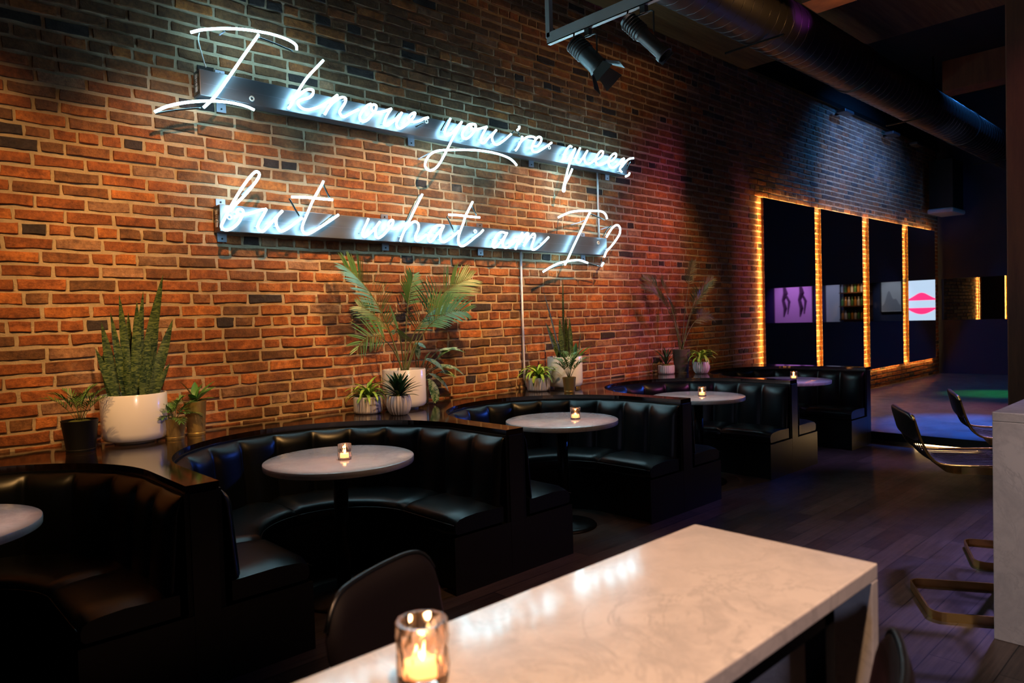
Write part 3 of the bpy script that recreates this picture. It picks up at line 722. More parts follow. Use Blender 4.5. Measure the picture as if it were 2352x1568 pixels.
# ------------------------------------------------------------------ upholstered chairs at the high table
def chair(x, y, rz, label):
    e = empty('counter_chair', (x, y, 0), label, 'chair', 'dark upholstered chairs at the high table', rz)
    # local: back at y=0 seen from behind, seat towards -y
    W = 0.21; V, Fc = [], []; nx, nz = 21, 15
    def outline(u):   # top height of the back across its width
        return 0.91-0.075*abs(u)**7
    for side in (0, 1):
        for i in range(nx):
            u = -1+2*i/(nx-1)
            for j_ in range(nz):
                t = j_/(nz-1); zt = outline(u); z = 0.56+(zt-0.56)*t
                wv = W*(0.86+0.14*t) if t < 0.8 else W*(0.972+0.028*(1-(t-0.8)/0.2))
                cur = -0.045*u*u*(1.0-0.35*t)
                th = 0.018*max(0.0, 1-abs(u)**6)**0.5*max(0.0, 1-max(0, (t-0.85)/0.15)**2)**0.5+0.002
                yy = cur+0.05*t+(th if side else -th)
                V.append((wv*u, yy, z))
    def idx(s_, i, j_): return s_*nx*nz+i*nz+j_
    for i in range(nx-1):
        for j_ in range(nz-1):
            Fc.append((idx(0, i, j_), idx(0, i+1, j_), idx(0, i+1, j_+1), idx(0, i, j_+1)))
            Fc.append((idx(1, i, j_), idx(1, i, j_+1), idx(1, i+1, j_+1), idx(1, i+1, j_)))
    for i in range(nx-1):
        Fc.append((idx(0, i, nz-1), idx(0, i+1, nz-1), idx(1, i+1, nz-1), idx(1, i, nz-1)))
        Fc.append((idx(0, i, 0), idx(1, i, 0), idx(1, i+1, 0), idx(0, i+1, 0)))
    for j_ in range(nz-1):
        Fc.append((idx(0, 0, j_), idx(0, 0, j_+1), idx(1, 0, j_+1), idx(1, 0, j_)))
        Fc.append((idx(0, nx-1, j_), idx(1, nx-1, j_), idx(1, nx-1, j_+1), idx(0, nx-1, j_+1)))
    bk_ = mk('backrest', V, Fc, VELV, e, True)
    rim = [(W*(0.972+0.028)*u*0.985, -0.045*u*u*0.65+0.05, outline(u)+0.001) for u in np.linspace(-0.97, 0.97, 25)]
    MB().tube(rim, 0.006, 6).build('piping', LEA, bk_, True)
    s_ = MB().box(-0.2, 0.2, -0.40, -0.03, 0.55, 0.62).build('seat', VELV, e); mod_bevel(s_, 0.025, 4)
    for sx_ in (-1, 1):
        for yy in (-0.36, -0.07):
            MB().tube([(sx_*0.17, yy, 0.55), (sx_*0.20, yy+(0.03 if yy > -0.2 else -0.03), 0.0)], [0.014, 0.010], 8).build('leg', IRON, e, True)
    MB().tube([(-0.185, -0.37, 0.22), (0.185, -0.37, 0.22)], 0.008, 8).build('footrest', IRON, e, True)
    return e
chair(0.875, -3.27, math.radians(21), 'dark plum upholstered chair with rounded back, on the wall side of the high table')
_q = at(2068, 1443, 2, 0.89); _a = math.radians(180+19)
chair(_q[0]-0.20, _q[1]-0.02, _a, 'dark chair back poking up blurred at the bottom right, near side of the high table')

# ------------------------------------------------------------------ brass wire stools
def stool(x, y, ang, label):
    # ang: direction the sitter faces
    e = empty('wire_bar_stool', (x, y, 0), label, 'stool', 'brass bar stools at the marble counter', ang-PI/2)
    W, ZSs = 0.225, 0.735
    # base loop of flat bar
    def loop(w_, y0, y1, r, z):
        pts = []
        for cx_, cy_, a0 in ((w_-r, y1-r, 0), (-w_+r, y1-r, 90), (-w_+r, y0+r, 180), (w_-r, y0+r, 270)):
            for a in np.linspace(a0, a0+90, 6): pts.append((cx_+r*math.cos(math.radians(a)), cy_+r*math.sin(math.radians(a)), z))
        pts.append(pts[0]); return pts
    def flat(pts, h, t):
        V, Fc = [], []; n = len(pts)-1
        for i in range(n):
            a = Vector(pts[i-1 if i else n-1]); b = Vector(pts[(i+1) % n]); d = (b-a); d.z = 0; d.normalize(); nn = Vector((d.y, -d.x, 0)); p = Vector(pts[i])
            V += [p+nn*t/2, p-nn*t/2, p-nn*t/2+Vector((0, 0, h)), p+nn*t/2+Vector((0, 0, h))]
        for i in range(n):
            j_ = (i+1) % n
            for k in range(4): k2 = (k+1) % 4; Fc.append((i*4+k, j_*4+k, j_*4+k2, i*4+k2))
        return V, Fc
    v, f_ = flat(loop(W, -0.21, 0.23, 0.06, 0.0), 0.042, 0.009); mk('base_loop', v, f_, BRASS, e)
    v, f_ = flat(loop(W-0.05, -0.12, 0.17, 0.05, ZSs-0.052), 0.036, 0.006); mk('seat_ring', v, f_, BRASS, e)
    for sx_ in (-1, 1):
        MB().box(sx_*(W-0.005)-0.0045, sx_*(W-0.005)+0.0045, 0.18, 0.22, 0.0, ZSs-0.01).build('leg', BRASS, e)
    m = MB(); m.box(-W+0.005, W-0.005, 0.192, 0.208, 0.24, 0.262); m.build('footrest', BRASS, e)
    rim = []
    side = lambda sx_: catmull([(sx_*W, 0.21, ZSs), (sx_*W, 0.0, ZSs-0.004), (sx_*W, -0.15, ZSs), (sx_*W, -0.205, ZSs+0.03), (sx_*W*0.98, -0.24, ZSs+0.10), (sx_*W*0.94, -0.275, ZSs+0.22)], 5)
    L1, L2 = side(-1), side(1)
    MB().tube(L1, 0.006, 6).tube(L2, 0.006, 6).tube([L1[0], L2[0]], 0.006, 6).tube([L1[-1], L2[-1]], 0.006, 6).build('wire_frame', BRASS, e, True)
    wires = MB()
    for i in range(1, 15):
        u = i/15; m_ = []
        for a, b in zip(L1, L2):
            a = Vector(a); b = Vector(b); q = a.lerp(b, u); sag = 4*u*(1-u); q.z -= 0.012*sag*(1 if q.z < ZSs+0.02 else 0); q.y -= 0.02*sag*(1 if q.z > ZSs+0.05 else 0)
            m_.append(q)
        wires.tube(m_, 0.0028, 5)
    wires.build('seat_wires', IRON, e, True)
    # leather pad over the top of the back
    V, Fc = [], []; nx = 21; sec = []
    for k in range(20):
        a = 2*PI*k/20; ca, sa = math.cos(a), math.sin(a)
        sec.append((abs(ca)**0.55*math.copysign(1, ca), abs(sa)**0.35*math.copysign(1, sa)))
    ring = len(sec)
    for i in range(nx):
        u = -1+2*i/(nx-1); ee = max(0.0, 1-abs(u)**10)**0.5
        for (cy_, sz_) in sec:
            zz = ZSs+0.165+0.068*sz_*max(0.55, ee); yy = -0.262-0.012*(1-u*u)+0.016*cy_*max(0.3, ee)-0.25*(zz-ZSs-0.165)
            V.append((u*(W*0.97), yy, zz))
    for i in range(nx-1):
        for k in range(ring): k2 = (k+1) % ring; Fc.append((i*ring+k, (i+1)*ring+k, (i+1)*ring+k2, i*ring+k2))
    Fc.append(tuple(range(ring-1, -1, -1))); Fc.append(tuple((nx-1)*ring+k for k in range(ring)))
    o = mk('back_pad', V, Fc, LEA, e, True)
    m = o.modifiers.new('sub', 'SUBSURF'); m.levels = 1; m.render_levels = 2
    return e
stool(3.955, -3.60, math.atan2(-0.868, 0.497), 'brass wire bar stool with black back pad nearest the camera at the counter')
stool(4.83, -3.60, math.atan2(-0.93, 0.36), 'brass wire bar stool half hidden behind the marble counter, the farther one')

# ------------------------------------------------------------------ plants
def leaf_strip(m, base, az, elev, length, width, curl, prof, seg=9, fold=0.25, twist=0.0, roll=0.0):
    p = Vector(base); el = elev; st = length/seg
    pts = []; dirs = []
    for i in range(seg+1):
        d = Vector((math.cos(az)*math.cos(el), math.sin(az)*math.cos(el), math.sin(el))); pts.append(p.copy()); dirs.append(d)
        p = p+d*st; el -= curl/seg; az += twist/seg
    V, Fc = [], []
    for i, (q, d) in enumerate(zip(pts, dirs)):
        t = i/seg; sd = d.cross(Vector((0, 0, 1)))
        if sd.length < 1e-3: sd = Vector((-math.sin(az), math.cos(az), 0))
        sd.normalize(); up = sd.cross(d).normalized()
        if roll: sd, up = sd*math.cos(roll)+up*math.sin(roll), up*math.cos(roll)-sd*math.sin(roll)
        wv = width*prof(t)*0.5
        V += [q-sd*wv+up*wv*fold, q, q+sd*wv+up*wv*fold]
    for i in range(seg):
        for k in (0, 1): Fc.append((i*3+k, i*3+k+1, (i+1)*3+k+1, (i+1)*3+k))
    m.add(V, Fc); return pts, dirs
lance = lambda t: max(0.03, math.sin(PI*min(1, t*0.86+0.12))**0.8)
sword = lambda t: (0.62+0.38*math.sin(PI*min(t*1.1, 0.5)))*(1-max(0, (t-0.45)/0.55)**1.9)+0.01
oval = lambda t: max(0.02, math.sin(PI*(t*0.97+0.015))**0.75*(1-0.25*t))
def frond(leaves, stem, base, az, elev, length, curl, nleaf, ll, lw, start=0.35, droop=0.7, seg=14, r=0.004, spread=0.9, roll=0.0):
    p = Vector(base); el = elev; st = length/seg; P = [p.copy()]; Dr = []
    for i in range(seg):
        d = Vector((math.cos(az)*math.cos(el), math.sin(az)*math.cos(el), math.sin(el))); Dr.append((az, el)); p = p+d*st; P.append(p.copy()); el -= curl*((i+1)/seg)*2/seg
    Dr.append((az, el))
    stem.tube(P, [r*(1-0.75*i/seg) for i in range(seg+1)], 6)
    for i in range(nleaf):
        t = start+(1-start)*(i+0.5)/nleaf; k = t*seg; i0 = min(int(k), seg-1); q = P[i0].lerp(P[i0+1], k-i0); a, e_ = Dr[i0]
        tt = (t-start)/(1-start)
        lgt = ll*(0.55+0.75*math.sin(PI*min(1, tt*0.8+0.2)))
        d = Vector((math.cos(a)*math.cos(e_), math.sin(a)*math.cos(e_), math.sin(e_)))
        sdv = d.cross(Vector((0, 0, 1))); sdv = sdv.normalized() if sdv.length > 1e-3 else Vector((-math.sin(a), math.cos(a), 0))
        upv = sdv.cross(d)
        if roll: sdv, upv = sdv*math.cos(roll)+upv*math.sin(roll), upv*math.cos(roll)-sdv*math.sin(roll)
        sp = spread*(1-0.5*tt)+random.uniform(-.06, .06)
        for sg in (-1, 1):
            v = d*math.cos(sp)+sdv*sg*math.sin(sp)+upv*0.22; v.normalize()
            leaf_strip(leaves, q, math.atan2(v.y, v.x), math.asin(max(-1, min(1, v.z))), lgt*random.uniform(.9, 1.08), lw, droop*random.uniform(.7, 1.3), lance, 5, 0.2, 0, roll)
def pot(e, kind, R, h, m_, label=None):
    if kind == 'cyl':      # straight planter with a recessed foot
        o = MB().lathe([(R*0.62, 0.0), (R*0.62, 0.016), (R*0.90, 0.020), (R*0.97, 0.032), (R, 0.06), (R, h-0.004), (R-0.003, h), (R-0.010, h), (R-0.012, h-0.03), (R-0.012, h-0.045), (0.0005, h-0.045)], 64).build('pot', m_, e, True)
    elif kind == 'flute':
        fl = lambda r, a, i: r+(0.006*(abs(math.cos(a*14))**0.6-0.5) if 1 <= i <= 4 else 0)
        o = MB().lathe([(R*0.86, 0), (R*0.96, 0.008), (R, 0.02), (R, h-0.012), (R*0.98, h-0.002), (R*0.95, h), (R*0.90, h-0.004), (R*0.88, h-0.02), (0.0005, h-0.02)], 140, flute=fl).build('pot', m_, e, True)
    elif kind == 'bowl':
        fl = lambda r, a, i: r+(0.009*(abs(math.cos(a*11))**0.7-0.5) if 1 <= i <= 6 else 0)
        o = MB().lathe([(R*0.60, 0), (R*0.72, 0.006), (R*0.90, h*0.25), (R, h*0.5), (R*0.99, h*0.7), (R*0.90, h*0.93), (R*0.84, h), (R*0.78, h), (R*0.76, h-0.018), (0.0005, h-0.018)], 132, flute=fl).build('pot', m_, e, True)
    elif kind == 'taper':
        o = MB().lathe([(R*0.78, 0), (R*0.80, 0.012), (R*0.775, 0.014), (R*0.985, h-0.006), (R, h-0.004), (R, h), (R*0.95, h), (R*0.93, h-0.025), (0.0005, h-0.025)], 56).build('pot', m_, e, True)
    smooth_auto(o, 40)
    if kind == 'cyl': so = MB().lathe([(R-0.0125, h-0.05), (R*0.6, h-0.034), (0.0005, h-0.03)], 32)
    elif kind == 'taper': so = MB().lathe([(R*0.92, h-0.02), (R*0.5, h-0.004), (0.0005, h)], 24)
    else: so = MB().lathe([(R*0.80 if kind == 'flute' else R*0.74, h-0.014), (R*0.5, h+0.006), (0.0005, h+0.012)], 32)
    so.build('soil', SOIL if kind == 'cyl' else MOSS, e, True)
    return o
def plant_base(name, x, y, label, group='potted plants on the ledge'):
    return empty(name, (x, y, ZL+0.0003), label, 'potted plant', group)
V3 = Vector
GOLDP = mat('brushed_gold_pot', (0.72, 0.50, 0.17), 0.36, 0.75)
# left group
e = plant_base('potted_snake_plant', 1.19, -0.215, 'tall snake plant of many stiff mottled leaves in a large white cylinder pot')
pot(e, 'cyl', 0.170, 0.274, CER)
m = MB()
for (dx, dy, az, el, ln, wd, cu) in ((0.0, -0.02, -0.6, 86, 0.56, .052, -.02), (0.03, -0.01, -0.35, 79, 0.72, .062, .02), (0.02, 0.02, 0.2, 84, 0.62, .05, 0), (-0.05, -0.02, 2.9, 84, 0.50, .045, 0), (-0.08, 0.0, 3.0, 81, 0.45, .05, -.03),
        (0.08, -0.03, -0.2, 75, 0.47, .058, .05), (0.07, 0.03, 0.1, 78, 0.44, .046, 0), (0.04, -0.05, -0.5, 84, 0.40, .045, 0), (-0.04, -0.06, -2.2, 82, 0.27, .04, .05), (-0.09, -0.03, 3.3, 70, 0.32, .042, -.05),
        (-0.11, 0.01, 3.1, 76, 0.28, .04, -.3), (0.02, -0.09, -1.2, 83, 0.24, .04, 0), (0.10, -0.04, -0.2, 70, 0.22, .035, .1), (0.0, 0.05, 1.2, 85, 0.50, .05, 0), (-0.02, 0.0, 2.6, 87, 0.60, .048, 0), (0.05, 0.05, .6, 82, 0.38, .045, 0)):
    leaf_strip(m, (dx, dy, 0.235), az, math.radians(el), ln*1.0, wd*0.98, cu, sword, 12, 0.3, 0.0, random.uniform(0.9, 1.7) if abs(math.cos(az)) > 0.6 else random.uniform(-.4, .4))
o = m.build('leaves', SNAKE, e, True)
def bush(e, mat_, n, z0, lmin, lmax, wd, elmin, elmax, curl, prof=lance, spread=0.02, twist=0.3, part='leaves', seg=8):
    m = MB()
    for i in range(n):
        az = i*2.399+random.uniform(-.3, .3); t = (i+0.5)/n
        el = math.radians(elmax+(elmin-elmax)*t+random.uniform(-5, 5)); ln = lmin+(lmax-lmin)*(math.sin(PI*(0.25+0.6*t)))
        leaf_strip(m, (math.cos(az)*spread*t, math.sin(az)*spread*t, z0+(1-t)*0.02), az, el, ln*random.uniform(.85, 1.1), wd*random.uniform(.85, 1.1), curl*random.uniform(.7, 1.3), prof, seg, 0.3, random.uniform(-twist, twist))
    return m.build(part, mat_, e, True)
def feathery(e, mat_, n, z0, ln, lw=0.006, elmin=40, elmax=85, curl=1.0, ll=0.06, spread=0.02):
    m, s_ = MB(), MB()
    for i in range(n):
        az = i*2.399+random.uniform(-.3, .3); t = (i+0.5)/n; el = math.radians(elmax+(elmin-elmax)*t)
        frond(m, s_, (math.cos(az)*spread*t, math.sin(az)*spread*t, z0), az, el, ln*random.uniform(.75, 1.1), curl*random.uniform(.7, 1.2), 10, ll, lw, 0.35, 0.5, 9, 0.0018)
    m.build('leaves', mat_, e, True); s_.build('stems', STEM, e, True)
e = plant_base('potted_fern', 1.375, -0.30, 'feathery green fern in the small gold pot left of the taller gold pot')
pot(e, 'taper', 0.066, 0.118, GOLDP); feathery(e, FERN, 16, 0.115, 0.13, 0.007, 15, 88, 1.3, 0.045, 0.03)
e = plant_base('potted_broadleaf_plant', 1.515, -0.235, 'broad glossy leaves in the tall gold pot beside the big white snake planter')
pot(e, 'taper', 0.064, 0.2, GOLDP)
m = MB()
for az, el, ln, wd in ((-0.1, 55, .17, .05), (2.9, 68, .16, .055), (0.3, 38, .17, .06), (-0.7, 20, .12, .055), (1.2, 60, .15, .05), (-2.2, 30, .10, .05), (0.0, 75, .12, .045), (4.0, 45, .1, .05)):
    leaf_strip(m, (0, 0, 0.19), az, math.radians(el), ln, wd, 0.4, oval, 8, 0.3)
m.build('leaves', ZZ, e, True)
e = plant_base('potted_fern', 0.90, -0.30, 'dim wispy fern in a black pot at the far left of the ledge')
pot(e, 'taper', 0.088, 0.165, BPOT); feathery(e, FERN, 12, 0.16, 0.20, 0.006, 50, 85, 1.1, 0.05, 0.02)
# second group: kentia palm in big white pot, with aglaonema behind
e = plant_base('potted_palm', 2.99, -0.265, 'bushy green palm in a large white cylinder pot under the lower sign')
pot(e, 'cyl', 0.158, 0.287, CER)
m, s_ = MB(), MB()
for az, el, ln, cu, nl, ll, st_ in ((-0.15, 70, .95, 1.05, 24, .17, .50), (2.95, 76, .90, .72, 24, .17, .52), (-2.3, 70, .62, 1.9, 15, .15, .5), (-0.9, 72, .70, 1.5, 16, .14, .55), (-0.6, 78, .66, 1.2, 17, .14, .5), (2.4, 80, .62, 1.1, 15, .12, .55), (3.35, 66, .62, 2.3, 12, .13, .5), (0.6, 82, .80, .6, 14, .10, .65)):
    frond(m, s_, (random.uniform(-.02, .02), random.uniform(-.02, .02), 0.25), az, math.radians(el), ln, cu, int(nl*1.25), ll*1.1, 0.0115, st_, 0.22, 14, 0.006, 1.05, -1.05*(1 if math.cos(az) > 0 else -1))
m.clamp(0.245); s_.clamp(0.245)
m.build('fronds', PALM, e, True); s_.build('stems', STEM, e, True)
e = plant_base('potted_aglaonema', 3.20, -0.14, 'variegated broad-leaved plant in a ribbed rose-gold pot behind the big white palm planter')
pot(e, 'flute', 0.075, 0.13, BRASS)
m, s_ = MB(), MB()
for px, py, wd, tx, ty in ((1033,848,.055,1000,842),(1058,862,.05,1015,838),(1015,856,.085,975,824),(1022,895,.075,985,858),(998,928,.085,985,870),(975,800,.06,950,790),(990,812,.05,972,845),(1042,868,.07,1010,855),(1060,812,.045,1005,806),(955,795,.05,962,825),(1045,802,.05,1005,822)):
    a = at(tx, ty, 1, -0.22); b = at(px, py, 1, -0.26)
    a = V3((a[0]-3.20, a[1]+0.14, a[2]-ZL)); b = V3((b[0]-3.20, b[1]+0.14, b[2]-ZL)); d = b-a
    L_len = d.length*1.15
    leaf_strip(m, a, math.atan2(d.y-0.02, d.x), math.asin(max(-1, min(1, d.z/d.length)))+0.35, L_len, wd, 0.7, oval, 9, 0.25, 0, -0.5)
    s_.tube([(0, 0, 0.12), ((a.x)*0.55, a.y*0.55, 0.12+(a.z-0.12)*0.75), a], 0.0035, 6)
m.v = [(a, b, max(c_, 0.006)) for a, b, c_ in m.v]; m.clamp(0.11)
m.build('leaves', AGLA, e, True); s_.build('stems', STEM, e, True)
e = plant_base('potted_spider_plant', 2.675, -0.27, 'lime green arching plant in a low fluted white pot left of the palm')
pot(e, 'flute', 0.098, 0.118, CERM); bush(e, LIME, 26, 0.11, 0.09, 0.19, 0.024, 25, 80, 1.9, lance, 0.04)
bush(e, FERN, 26, 0.11, 0.05, 0.10, 0.022, 5, 60, 1.2, lance, 0.06, part='low_leaves')
e = plant_base('potted_dracaena', 2.755, -0.535, 'dense dark green dracaena in a fluted white bowl pot in front of the palm')
pot(e, 'bowl', 0.081, 0.132, CERM); bush(e, DRAC, 54, 0.125, 0.10, 0.17, 0.030, 15, 88, 0.5, lance, 0.02)
# third group
e = plant_base('potted_snake_plant', 4.705, -0.285, 'sparse snake plant with two very tall leaves, right of the conduit')
pot(e, 'cyl', 0.158, 0.282, CER)
m = MB()
for (bx_, by_, tx_, ty_, wd) in ((1283,820,1243,660,.05), (1300,825,1297,640,.042), (1290,822,1283,732,.045), (1278,822,1245,740,.05), (1315,822,1314,745,.05), (1305,825,1302,728,.04), (1310,825,1306,730,.03), (1277,825,1273,790,.045), (1330,822,1338,762,.04), (1296,822,1291,760,.04)):
    a = at(bx_, by_, 1, -0.28); b = at(tx_, ty_, 1, -0.28); a = V3((a[0]-4.705, 0.0+random.uniform(-.04, .04), 0.24)); b = V3((b[0]-4.705, a.y+random.uniform(-.02, .02), b[2]-ZL)); d = b-a
    leaf_strip(m, a, math.atan2(d.y, d.x), math.asin(d.z/d.length), d.length, wd*1.1, 0.0, sword if wd > .045 else lance, 12, 0.3, 0.0, random.uniform(0.9, 1.6))
m.build('leaves', SNAKE, e, True)
e = plant_base('potted_spider_plant', 4.40, -0.25, 'lime green arching plant in a low fluted white pot at the foot of the conduit')
pot(e, 'flute', 0.098, 0.116, CERM); bush(e, LIME, 30, 0.11, 0.10, 0.22, 0.026, 30, 82, 2.1, lance, 0.04)
bush(e, FERN, 20, 0.11, 0.05, 0.09, 0.022, 5, 60, 1.2, lance, 0.06, part='low_leaves')
e = plant_base('potted_parlour_palm', 4.445, -0.57, 'small upright parlour palm in a gold pot in front of a white planter')
pot(e, 'taper', 0.058, 0.127, GOLDP); feathery(e, FERN, 14, 0.12, 0.26, 0.008, 58, 88, 1.1, 0.05, 0.012)
e = plant_base('potted_broadleaf_plant', 4.93, -0.20, 'plain green pointed leaves in a narrow gold pot behind the white snake planter')
pot(e, 'taper', 0.064, 0.207, GOLDP)
m = MB()
for az, el, ln, wd in ((0.3, 86, .20, .07), (0.0, 40, .22, .04), (-0.2, 50, .26, .04), (-0.3, 15, .18, .045), (2.5, 60, .14, .05)):
    leaf_strip(m, (0, 0, 0.20), az, math.radians(el), ln, wd, 0.5, oval, 8, 0.3)
m.build('leaves', ZZ, e, True)
# fourth group
e = plant_base('potted_palm', 6.54, -0.29, 'thin dim palm in a tall taupe pot near the purple-lit bricks')
pot(e, 'taper', 0.094, 0.253, TAUPE)
m, s_ = MB(), MB()
for az, el, ln, cu, nl, ll, st_ in ((3.0, 72, .95, 1.2, 24, .10, .5), (0.0, 80, 1.0, .25, 14, .07, .72), (2.4, 80, .92, .9, 22, .10, .55), (-0.2, 74, .95, .9, 22, .10, .55), (-0.1, 62, .72, 1.7, 16, .10, .5), (-1.5, 78, .8, .8, 18, .09, .5), (1.3, 80, .9, .7, 18, .09, .55), (3.4, 76, .7, 1.0, 16, .08, .5)):
    frond(m, s_, (random.uniform(-.02, .02), random.uniform(-.02, .02), 0.24), az, math.radians(el), ln, cu, int(nl*1.25), ll, 0.008, st_, 0.3, 14, 0.005, 1.0, -1.0*(1 if math.cos(az) > 0 else -1))
m.clamp(0.27); s_.clamp(0.27)
m.build('fronds', PALMD, e, True); s_.build('stems', STEM, e, True)
e = plant_base('potted_parlour_palm', 6.37, -0.215, 'small dark green palm in a low fluted white pot left of the taupe pot')
pot(e, 'flute', 0.084, 0.092, CERM); bush(e, DRAC, 18, 0.09, 0.10, 0.22, 0.016, 45, 85, 0.9, lance, 0.02)
e = plant_base('potted_spider_plant', 6.56, -0.52, 'lime green arching plant in a fluted white bowl pot right of the taupe pot')
pot(e, 'bowl', 0.083, 0.122, CERM); bush(e, LIME, 34, 0.15, 0.10, 0.20, 0.026, 30, 82, 2.4, lance, 0.02)

# ------------------------------------------------------------------ back-lit wall mirrors
ml = ['nearest tall back-lit wall mirror, widest of the four in the view', 'second tall back-lit wall mirror from the booths', 'third tall back-lit wall mirror from the booths', 'farthest tall back-lit wall mirror beside the brick corner']
for k, (x0, x1) in enumerate(((8.81, 10.335), (10.545, 12.09), (12.365, 13.92), (14.215, 15.74))):
    e = empty('wall_mirror', (x0, 0, 0.46), ml[k], 'mirror', 'back-lit mirrors on the brick wall')
    Wd, Hh = x1-x0, 2.49
    o = MB().box(0.0, Wd, -0.088, -0.080, 0, Hh).build('mirror_glass', MIRR, e)
    o = MB().box(0, Wd, -0.0798, -0.055, 0, Hh).build('backing_frame', BRASS, e, label='thin gold edge of the mirror')
    c_ = MB().box(0.12, Wd-0.12, -0.054, -0.012, 0.12, Hh-0.12).build('wall_cleat', BLK, e)
    t_ = 0.010; q_ = 0.020
    MB().box(q_, q_+t_, -0.0548, -0.0528, q_, Hh-q_).box(Wd-q_-t_, Wd-q_, -0.0548, -0.0528, q_, Hh-q_).box(q_, Wd-q_, -0.0548, -0.0528, q_, q_+t_).box(q_, Wd-q_, -0.0548, -0.0528, Hh-q_-t_, Hh-q_).build('light_strip', LEDW, e)
for k, (x0, x1) in enumerate(((19.0, 21.1), (21.32, 24.0))):
    e = empty('wall_mirror', (x0, 0, 0.8), ('back-lit mirror seen through the opening past the dance floor, nearer' if k == 0 else 'back-lit mirror seen through the opening past the dance floor, farther'), 'mirror', 'back-lit mirrors on the brick wall')
    Wd, Hh = x1-x0, 1.6
    MB().box(0.0, Wd, -0.088, -0.080, 0, Hh).build('mirror_glass', MIRR, e)
    MB().box(0, Wd, -0.0798, -0.055, 0, Hh).build('backing_frame', BRASS, e)
    MB().box(0.02, 0.03, -0.054, -0.050, 0.03, Hh-0.03).box(Wd-0.03, Wd-0.02, -0.054, -0.050, 0.03, Hh-0.03).build('light_strip', LEDW, e)

# ------------------------------------------------------------------ far room beyond the opening (seen in the mirrors)
spot('art_spot', (23.2, -7.2, 3.2), (25, -7.3, 1.7), (0.75, 0.25, 1.0), 130, 60, 0.8)
spot('art_spot', (23.2, -5.9, 3.2), (25, -5.9, 1.7), (0.6, 0.65, 1.0), 60, 40, 0.8)
spot('art_spot', (23.2, -3.9, 3.2), (25, -4.0, 1.7), (0.75, 0.85, 1.0), 50, 40, 0.8)
spot('bar_light', (24.2, -5.0, 2.35), (25, -5.0, 1.5), (1.0, 0.6, 0.3), 12, 90, 0.8)
WH = mat('white_board', (0.8, 0.8, 0.82), 0.6)
INK = mat('drawing_ink', (0.06, 0.04, 0.06), 0.7)
PK = mat('screen_pink', (0.8, 0.1, 0.3), 0.5, emit=(1.0, 0.03, 0.16), es=1.6)
SCR = mat('screen_white', (0.8, 0.8, 0.9), 0.5, emit=(0.62, 0.8, 1.0), es=1.0)
def panel(y0, y1, z0, z1, name, label, cat):
    e = empty(name, (24.98, (y0+y1)/2, (z0+z1)/2), label, cat)
    a, b = (y1-y0)/2, (z1-z0)/2
    MB().box(-0.03, 0, -a, a, -b, b).build('board', WH, e)
    t_ = 0.03
    MB().box(-0.045, 0, -a-t_, -a, -b-t_, b+t_).box(-0.045, 0, a, a+t_, -b-t_, b+t_).box(-0.045, 0, -a, a, b, b+t_).box(-0.045, 0, -a, a, -b-t_, -b).build('frame', BLK, e)
    return e
e = panel(-8.0, -6.62, 1.0, 2.5, 'framed_artwork', 'large violet-lit framed figure drawing, seen in the nearest mirror', 'artwork')
m = MB()
for yy in (0.28, -0.32):
    m.tube([(-0.032, yy, .6), (-0.032, yy+.05, .35), (-0.032, yy-.04, .1), (-0.032, yy+.03, -.2), (-0.032, yy-.03, -.5)], [.05, .09, .06, .07, .02], 8)
    m.tube([(-0.032, yy+.05, .3), (-0.032, yy+.18, .05), (-0.032, yy+.12, -.4)], [.04, .05, .02], 8)
o = m.build('figures', INK, e)
panel(-6.13, -5.66, 0.9, 2.5, 'framed_artwork', 'narrow plain pale panel, seen in the second mirror', 'artwork')
e = panel(-4.32, -3.72, 1.35, 2.4, 'framed_artwork', 'pale framed panel with a soft hill shape, seen in the third mirror', 'artwork')
MB().add([(-0.032, -0.28+0.56*i/16, -0.5) for i in range(17)]+[(-0.032, -0.28+0.56*i/16, -0.35+0.5*math.exp(-((i-6)/3.2)**2)+0.22*math.exp(-((i-12)/2.5)**2)) for i in range(16, -1, -1)], [tuple(range(34))]).build('hill_shape', mat('pale_grey_paint', (0.45, 0.45, 0.5), 0.6), e)
e = empty('video_screen', (24.9, -3.1, 1.7), 'bright screen showing a pink and white picture, seen in the farthest mirror', 'screen')
MB().box(-0.03, 0.02, -0.5, 0.42, -0.75, 0.75).build('casing', BLK, e)
MB().box(-0.034, -0.031, -0.47, 0.39, -0.72, 0.72).build('picture', SCR, e)
lip = MB()
for s_, zc in ((1, 0.0), (-1, -0.28)):
    n = 14
    v = [(-0.037, -0.40+0.8*i/n, zc+s_*0.02+s_*0.16*math.sin(PI*i/n)*(1-0.25*math.cos(2*PI*i/n)*(s_ > 0))) for i in range(n+1)]+[(-0.037, -0.40+0.8*i/n, zc-s_*0.02) for i in range(n, -1, -1)]
    lip.add(v, [tuple(range(len(v)))])
lip.build('pink_shape', PK, e)
